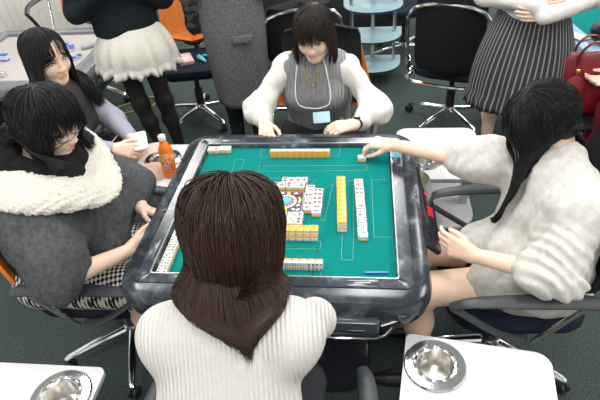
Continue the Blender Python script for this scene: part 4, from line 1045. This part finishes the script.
# ============ the woman with long black hair (right side), reaching across with a tile
def build_right():
    J = dict(head=(.845, .035, 1.045), neck=(.90, -.02, .925), shR=(.865, .135, .865), shL=(.925, -.20, .885), chest=(.925, -.05, .72), pelvis=(.915, -.09, .52),
             elR=(.69, .105, .845), wrR=(.39, .275, .815), elL=(.845, -.345, .745), wrL=(.63, -.235, .715), knL=(.47, -.215, .53), knR=(.48, -.01, .53))
    p = person('person with long black hair in a white sweater reaching over the table from the right', (1.0, -.12, 0))
    H = Head(J['head'], (-.72, .03, -.60), .0, 1.0, False); hp = H.prims()
    tp, n, up, rt = torso(J, 0)
    neck = [cap(J['neck'], H.w((0, -.02, -.06)), .046, .047, .03)]
    a = np.array
    hr, tr_ = hand(J['wrR'], (-.93, .30, -.05), (-.25, -.9, -.15), 1, [(38, 38, 18), (42, 42, 20), (50, 48, 25), (55, 50, 30)], .95, thumb=((.8, .50, .45), (.92, .1, .5), (.95, -.05, .42)))
    hl, tl_ = hand(J['wrL'], (-.90, .42, .16), (.15, .35, .9), -1, [(22, 34, 20), (30, 40, 25), (36, 45, 25), (42, 48, 25)], .95, thumb=((.8, .5, .2), (.95, .2, .2), (.95, 0, .3)))
    low = tp+[cap(J['shL'], J['elL'], .042, .036), cap(J['shR'], J['elR'], .042, .036)]+neck+sitting_legs(J, 0, (.50, -.24, .09), (.50, 0, .09))
    V, F = join([nets(low, .008), nets(hp+neck, .0035), nets(arm(J['elR'], J['wrR'], .034)+hr, .0024), nets(arm(J['elL'], J['wrL'], .036)+hl, .0024)])
    mk('body', V, F, skin, p)
    face_parts(p, H, hp, lid=.5)
    sw = torso(J, .032, sh=.045, hip=.16)[0]
    sw += [cap(J['shR'], lerp3(J['shR'], J['elR'], .9), .072, .070, .06), cap(lerp3(J['shR'], J['elR'], .8), lerp3(J['elR'], J['wrR'], .16), .070, .060, .05), cap(lerp3(J['elR'], J['wrR'], .16), lerp3(J['elR'], J['wrR'], .26), .045, .043, .015),
           cap(J['shL'], J['elL'], .064, .070, .07), cap(J['elL'], lerp3(J['elL'], J['wrL'], .22), .069, .060, .05), cap(lerp3(J['elL'], J['wrL'], .2), lerp3(J['elL'], J['wrL'], .32), .049, .046, .02),
           cap(a(J['pelvis'])+V3(-.03, -.07, .04), (.80, -.20, .57), .125, .105, .09), cap(a(J['pelvis'])+V3(-.03, .09, .04), (.80, .0, .57), .12, .10, .08),
           cap((.80, -.12, .62), (.90, -.08, .70), .11, .12, .08), cap((.72, -.20, .565), (.80, -.2, .58), .088, .10, .05), cap((.72, -.02, .565), (.80, -.02, .58), .086, .10, .05)]
    eL = a(J['elL'])
    def rings(P):
        d = P-eL; r = np.linalg.norm(d*V3(1, 1, .8), axis=-1); ax = d@nrm(a(J['shL'])-eL)+.3*(d@V3(1, 0, 0))
        return .010*np.clip(1-r/.16, 0, 1)*np.sin(ax*150+2*np.sin(d[..., 0]*30))
    v, f = nets(sw, .0055, sumf(folds(.010, 26, 41, (1.2, 1, 1.3)), folds(.004, 62, 42), rings))
    mk('sweater', v, f, mat('ivory_mohair', (.58, .565, .53), .95, var=.12, vscale=45, bump=.7, bscale=230, spec=.15, bdist=.004), p)
    for z, w_, mm in ((.0, .0, mat('pink_thread', (.75, .18, .35), .8, var=.1)),):
        m = MB()
        for k in range(4): m.box((.728-.006*k, -.262+.018*k, .655), (.008, .009, .003), .001)
    pn = [cap(a(J['pelvis'])+rt*q*.085, lerp3(a(J['pelvis'])+rt*q*.085, k, .45), .10, .088, .04) for q, k in ((-1, J['knL']), (1, J['knR']))]
    mk('shorts', *nets(pn, .010), mat('dark_skirt', (.02, .02, .024), .9, var=.2), p)
    for q in (-.24, 0): shoe(p, (.50, q, .08), (-1, 0, 0), dk)
    def L(root, D, u, isb): return (.36+.08*u+1.1*(root[:, 2]+.04))
    hair(p, H, hp, sw, blackh, L, n=7000, part=.0, seed=13, vol=.020, grav=.12, w=.0012, guard=False, flow=(0, -.30, 0), gather=[(((.905, -.03, 0), (.825, -.085, 0)), 4, (.125, .045, 1.0, .70))], crown=(.05, 1.0), low=(.05, -.75))
    rebase(p)
    return tr_, H
tips, _ = build_right()
q = (tips[4][0]+tips[0][0])/2
tile(q[0]-.018, q[1]-.002, q[2]-.004, RZ(PI/2+.15) @ RX(.1), None, 'white tile held between the fingertips of the reaching hand', None)

# ============ the woman with lavender sleeves (upper left)
def build_lav():
    J = dict(head=(-1.055, .505, 1.115), neck=(-1.105, .51, .975), shR=(-1.04, .37, .91), shL=(-1.08, .65, .91), chest=(-1.12, .5, .75), pelvis=(-1.17, .51, .51),
             elR=(-.875, .325, .76), elL=(-.93, .66, .73), wrR=(-.80, .345, .755), wrL=(-.80, .53, .70), knR=(-.66, .385, .585), knL=(-.72, .60, .56))
    p = person('seated person with long dark hair and lavender sleeves holding a phone', (-1.17, .51, 0))
    H = Head(J['head'], (.82, -.42, -.14), -.04, .98, False); hp = H.prims()
    tp, n, up, rt = torso(J, 0); a = np.array
    neck = [cap(J['neck'], H.w((0, -.02, -.06)), .045, .046, .03)]
    hr, tr_ = hand(J['wrR'], (.90, .10, -.12), (.1, .6, .7), 1, [(35, 40, 25), (38, 44, 25), (42, 46, 25), (45, 48, 25)], .93)
    hl, _ = hand(J['wrL'], (.8, -.5, -.05), (0, -.5, .8), -1, [(35, 40, 25)]*4, .93)
    low = tp+[cap(J['shL'], J['elL'], .042, .036), cap(J['shR'], J['elR'], .042, .036)]+neck+sitting_legs(J, 0, (-.68, .40, .09), (-.72, .60, .09))
    V, F = join([nets(low, .010), nets(hp+neck, .0026), nets(arm(J['elR'], J['wrR'])+hr, .0028), nets(arm(J['elL'], J['wrL'])+hl, .0028)])
    mk('body', V, F, skin, p)
    face_parts(p, H, hp, lid=.35, look=(0, -.5))
    tpq = torso(J, .018, sh=.05)[0]; mk('dark_blouse', *nets(tpq, .007, folds(.003, 40, 52)), mat('black_blouse', (.02, .02, .024), .8, var=.2), p)
    sw = [cap(lerp3(J['shR'], J['elR'], .1), J['elR'], .060, .052, .05), cap(J['elR'], lerp3(J['elR'], J['wrR'], .72), .050, .036, .03), cap(lerp3(J['shL'], J['elL'], .1), J['elL'], .060, .052, .05), cap(J['elL'], lerp3(J['elL'], J['wrL'], .8), .050, .036, .03)]
    v, f = nets(sw, .006, folds(.004, 40, 51)); sw = sw+tpq; mk('cardigan_sleeves', v, f, mat('lavender_grey_knit', (.34, .34, .42), .9, var=.08, vscale=60, bump=.4, bscale=300), p)
    pn = [cap(a(J['pelvis'])+rt*q*.085, lerp3(a(J['pelvis'])+rt*q*.085, k, .55), .105, .085, .05) for q, k in ((-1, J['knL']), (1, J['knR']))]
    mk('skirt', *nets(pn, .010), mat('grey_skirt', (.10, .10, .11), .9, var=.2), p)
    for x, y in ((-.68, .40), (-.72, .60)): shoe(p, (x, y, .08), (1, 0, 0), dk)
    def L(root, D, u, isb): return np.where(isb, .10+.03*u, .24+.05*u+1.0*(root[:, 2]+.04))
    hair(p, H, hp, sw, blackh, L, n=4500, part=-.03, seed=23, vol=.010, grav=.14, w=.0012)
    rebase(p)
    return tr_
tl = build_lav()
c = tl[0][0]*.5+tl[4][0]*.5
ph = thing('mobile_phone', 'pale phone held in the hand of the person with lavender sleeves', 'phone', tuple(c+V3(.005, .0, .012)), .4)
m = MB(); m.slab(rrect(.062, .115, .01), -.004, .004, .002, Matrix.Rotation(.25, 4, 'X')); m.build('phone_case', mat('pale_pink_case', (.78, .66, .68), .3, var=.04), ph)
m = MB(); m.slab(rrect(.054, .10, .006), .0036, .0048, .0004, Matrix.Rotation(.25, 4, 'X')); m.build('screen', mat('phone_screen', (.60, .62, .68), .2, var=.15, vscale=70), ph)

# ============ standing people
def skirt_mesh(name, m, parent, cx, cy, z0, z1, r0, r1, flute, n=14, depth=.8, ruffle=0., seed=1, rz=0, bulge=0, rows=18, wob=0.):
    g = random.Random(seed); N = 180; rings = []; UV = []
    ph = [g.uniform(0, 6) for _ in range(4)]
    for j in range(rows+1):
        u = j/rows; z = z1+(z0-z1)*u; r = r0+(r1-r0)*(u**.85)+bulge*math.sin(u*PI)
        row = []
        for k in range(N):
            a = 2*PI*k/N
            f = flute*(u**1.2)*(math.sin(n*a+ph[0]+.8*math.sin(2*a+ph[1]))+.4*math.sin((n*1.6//1)*a+ph[2]))
            if ruffle: f += ruffle*max(0, (u-.86)/.14)*math.sin(34*a+ph[3])+(ruffle*1.2 if u > .86 else 0)
            x = (r+f)*math.cos(a); y = (r+f)*depth*math.sin(a)
            row.append((cx+x*math.cos(rz)-y*math.sin(rz), cy+x*math.sin(rz)+y*math.cos(rz), z+wob*(u**2)*math.sin(n*a+ph[1]))); UV.append((k/N if k <= N else 0, u))
        rings.append(row)
    mb = MB(); mb.loft(rings, cap=False)
    inner = [[(cx+(x-cx)*.985, cy+(y-cy)*.985, z) for x, y, z in r] for r in rings]
    V = [p for r in rings for p in r]+[p for r in inner for p in r]; off = len(rings)*N
    F = mb.F+[tuple(i+off for i in reversed(q)) for q in mb.F]
    b = (len(rings)-1)*N
    for k in range(N):
        l = (k+1) % N; F.append((b+k, b+l, off+b+l, off+b+k)); F.append((l, k, off+k, off+l))
    UV = [(abs(((u*2) % 2)-1)+.05*v, v) for u, v in UV]*2
    return mk(name, V, F, m, parent, uv=UV)
def standing(label, x, y, face, h=1.58, extra=None, legs_m=None, legs_dx=.085, crossed=0, arms='fold', top=None, hairm=None, shoe_m=dk, hl=.45, skinlegs=True, lean=(0, 0), legpts=None, boots=0, topname='sweater', topz=None, hsc=.93, sseed=1, legt=.004, cuff=.8):
    f = nrm((math.cos(face), math.sin(face), 0)); rt = np.cross(f, (0, 0, 1.)); s = h/1.58
    base = V3(x, y, 0); up = V3(0, 0, 1)
    def w(r, fw, z): return base+rt*r+f*fw+up*z*s+V3(lean[0], lean[1], 0)*max(0, z-.8)
    J = dict(pelvis=w(0, 0, .88), chest=w(0, .01, 1.12), neck=w(0, 0, 1.34), shL=w(-.165, 0, 1.27), shR=w(.165, 0, 1.27), head=w(0, .02, 1.47))
    if arms == 'fold': J.update(elL=w(-.235, .04, 1.02), elR=w(.235, .04, 1.02), wrL=w(.03, .20, 1.04), wrR=w(-.03, .18, 1.08))
    elif arms == 'high': J.update(elL=w(-.235, .04, 1.06), elR=w(.235, .04, 1.06), wrL=w(.03, .20, 1.20), wrR=w(-.03, .18, 1.23))
    elif arms == 'low': J.update(elL=w(-.25, .0, 1.02), elR=w(.25, .0, 1.02), wrL=w(-.04, .21, 1.0), wrR=w(.06, .19, 1.04))
    else: J.update(elL=w(-.22, -.02, 1.02), elR=w(.22, -.02, 1.02), wrL=w(-.20, .12, .84), wrR=w(.20, .12, .84))
    p = person(label, (x, y, 0)); H = Head(J['head'], f+V3(0, 0, -.25), 0, hsc); hp = H.prims()
    tp, n, u_, rt2 = torso(J, 0)
    neck = [cap(J['neck'], H.w((0, -.02, -.06)), .045, .046, .03)]
    legs = []; lp = legpts or [((-legs_dx, 0, .80), (-legs_dx, .02, .45), (-legs_dx, -.02, .08)), ((legs_dx, 0, .80), (legs_dx, .02, .45), (legs_dx, -.02, .08))]
    ank = []
    for A, K, N_ in lp:
        A, K, N_ = w(*A), w(*K), w(*N_); A[2] *= 1; legs += [dict(q_, ra=q_['ra']*.84, rb=q_['rb']*.84) for q_ in [cap(A, K, .074, .052, .03)]+leg_low(K, N_)]; ank.append(N_)
    dl = f*.6+up*.0
    hL, _ = hand(J['wrL'], np.array(J['wrR'])-np.array(J['wrL'])+f*.05 if arms in ('fold', 'high') else (f*.2+rt*.8 if arms == 'low' else f*.3-up), up if arms != 'down' else f, -1, [(15, 20, 12)]*4, .93)
    hR, _ = hand(J['wrR'], -rt*.8+f*.1 if arms != 'down' else f*.3-up, up if arms != 'down' else f, 1, [(15, 20, 12)]*4, .93)
    blocks = [nets(tp+[cap(J['shL'], J['elL'], .042, .036), cap(J['shR'], J['elR'], .042, .036)]+neck+legs, .009), nets(hp+neck, .0045), nets(arm(J['elL'], J['wrL'])+hL, .0032), nets(arm(J['elR'], J['wrR'])+hR, .0032)]
    mk('body', *join(blocks), skin, p)
    if legs_m:
        tt = []
        for q in legs: q = dict(q); q['ra'] += legt; q['rb'] += legt; tt.append(q)
        mk('tights', *nets(tt, .007), legs_m, p)
    for a_ in ank: shoe(p, a_, f, shoe_m, boots)
    if top:
        sw = torso(J, .022, sh=.052)[0]+[cap(J['shR'], J['elR'], .062, .056, .05), cap(J['elR'], lerp3(J['elR'], J['wrR'], cuff), .055, .042, .03), cap(J['shL'], J['elL'], .062, .056, .05), cap(J['elL'], lerp3(J['elL'], J['wrL'], cuff), .055, .042, .03)]
        if topz: sw = [q for q in sw]+[cap(w(0, 0, topz), w(0, 0, 1.05), .165, .15, .05, f, .75)]
        mk(topname, *nets(sw, .0065, folds(.005, 34, sseed), clip=(lambda P: (topz-.055)*s-P[..., 2]) if topz else None), top, p)
    else: sw = tp
    hair(p, H, hp, sw, hairm or darkbh, lambda r, D, u, b: np.where(b, .11, hl+.04*u), n=1500, bangs=(1, 0), seed=31+sseed, w=.0026)
    if extra: extra(p, w, J, s)
    rebase(p); return p
tights = mat('sheer_black_tights', (.018, .014, .014), .5, var=.5, vscale=9, bump=.1)
blackk = mat('black_knit', (.013, .017, .021), .95, var=.2, vscale=60, bump=.5, bscale=260, spec=.1)
flc = mat('white_fluffy_knit', (.68, .66, .60), .95, var=.06, vscale=60, bump=.8, bscale=200, spec=.1, bdist=.005)
def exA(p, w, J, s): 
    q = w(0, .0, 0)
    skirt_mesh('skirt', flc, p, q[0], q[1], .700, .955, .155, .225, .016, 13, .82, .014, 3, .1, .035, wob=.012)
standing('standing person in a black sweater, fluffy white skirt and black tights', -1.055, 1.37, -1.1, 1.60, exA, tights, .06, top=blackk, topz=.96, arms='high', sseed=2, lean=(-.10, 0),
         legpts=[((.085, 0, .77), (.055, .0, .46), (-.01, .0, .08)), ((-.06, .02, .77), (-.09, .03, .46), (-.12, .0, .08))])
herr = mat('grey_herringbone_wool', (.125, .13, .14), .95, var=.45, vscale=130, bump=.6, bscale=260, spec=.1)
def exB(p, w, J, s):
    q = w(0, .0, 0)
    skirt_mesh('coat', herr, p, q[0], q[1], .375, 1.20, .180, .165, .008, 4, .80, 0, 9, 0, .02, rows=24)
    m = MB(); m.box((q[0]+.085, q[1]-.165, .835), (.12, .012, .045), .004, rot=.25); m.build('pocket_flap', herr, p)
standing('person in a long grey coat and black boots standing behind the table', -.50, 1.56, -PI/2+.1, 1.60, exB, blackk, .075, top=herr, topname='coat_top', topz=1.0, arms='high', sseed=4, boots=.2)
pin = pattern('pinstripe', 'stripe', (.040, .043, .050), (.27, .255, .265), 27)
whiteb = mat('white_satin_blouse', (.68, .66, .64), .55, var=.03, vscale=30, bump=.08, bscale=300)
def exC(p, w, J, s):
    q = w(0, .0, 0)
    skirt_mesh('skirt', pin, p, q[0]-.01, q[1], .465, .985, .165, .262, .012, 9, .70, .008, 6, -.05, .03, wob=.006)
    m = MB()
    for k in range(2):
        for j in range(2): c = w(-.10+.05*k, .2, 1.0-.03*j); m.lathe([(.0005, -.002), (.007, -.002), (.007, .002), (.0005, .002)], 10, Matrix.Translation(c) @ Matrix.Rotation(PI/2, 4, 'X'))
    m.build('button', gold, p)
standing('standing person in a white blouse and dark pinstriped skirt', 1.14, 1.31, -PI/2-.15, 1.62, exC, None, .08, top=whiteb, topname='blouse', topz=.99, arms='low', cuff=1.15, sseed=6, lean=(0, 0),
         legpts=[((-.09, 0, .80), (-.10, .02, .45), (-.10, -.02, .08)), ((.10, -.05, .80), (.13, -.08, .45), (.12, -.10, .08))])
redw = mat('dark_red_wool', (.17, .010, .018), .9, var=.12, vscale=40, bump=.4, bscale=250, spec=.15)
def build_red():
    J = dict(head=(1.90, 1.02, 1.22), neck=(1.86, 1.0, 1.06), shR=(1.72, 1.05, .98), shL=(1.92, .78, .98), chest=(1.88, .95, .80), pelvis=(1.92, .98, .53), elR=(1.66, 1.02, .74), elL=(1.80, .72, .72), wrR=(1.545, 1.13, .68), wrL=(1.60, .84, .62), knL=(1.58, .86, .50), knR=(1.58, 1.08, .50))
    p = person('person in a dark red coat cut off at the right edge', (1.92, .98, 0))
    H = Head(J['head'], (-.8, .1, -.3)); hp = H.prims(); tp, n, up, rt = torso(J, 0)
    neck = [cap(J['neck'], H.w((0, -.02, -.06)), .045, .046, .03)]
    hr, _ = hand(J['wrR'], (-.85, .1, -.25), (-.1, .9, .5), 1, [(20, 28, 15), (24, 30, 18), (28, 32, 18), (30, 34, 20)], .95)
    hl, _ = hand(J['wrL'], (-.9, .1, -.2), (0, .8, .5), -1, [(20, 30, 15)]*4, .95)
    low = tp+[cap(J['shL'], J['elL'], .042, .036), cap(J['shR'], J['elR'], .042, .036)]+neck+sitting_legs(J, 0, (1.58, .86, .09), (1.58, 1.06, .09))
    mk('body', *join([nets(low, .010), nets(hp+neck, .0045), nets(arm(J['elR'], J['wrR'])+hr, .003), nets(arm(J['elL'], J['wrL'])+hl, .003)]), skin, p)
    a = np.array
    sw = torso(J, .03, sh=.055)[0]+[cap(J['shR'], J['elR'], .072, .066, .05), cap(J['elR'], lerp3(J['elR'], J['wrR'], .70), .066, .052, .03), cap(J['shL'], J['elL'], .072, .066, .05), cap(J['elL'], lerp3(J['elL'], J['wrL'], .75), .062, .05, .03)]
    sw += [cap((1.90, 1.0, .50), (1.60, 1.08, .50), .13, .11, .08), cap((1.90, .92, .50), (1.60, .86, .50), .13, .11, .08), cap((1.60, 1.08, .50), (1.57, 1.10, .22), .10, .11, .08), cap((1.60, .86, .50), (1.57, .86, .22), .10, .11, .08)]
    mk('coat', *nets(sw, .008, folds(.008, 22, 71)), redw, p)
    for y in (.86, 1.06): shoe(p, (1.58, y, .08), (-1, 0, 0), dk)
    hair(p, H, hp, sw, darkbh, lambda r, D, u, b: .35+.04*u, n=1200, seed=77, w=.0028)
    rebase(p)
build_red()
office_chair('black office chair under the person in the dark red coat', 1.96, .98, PI/2, arms=False)
bpy.context.view_layer.update()
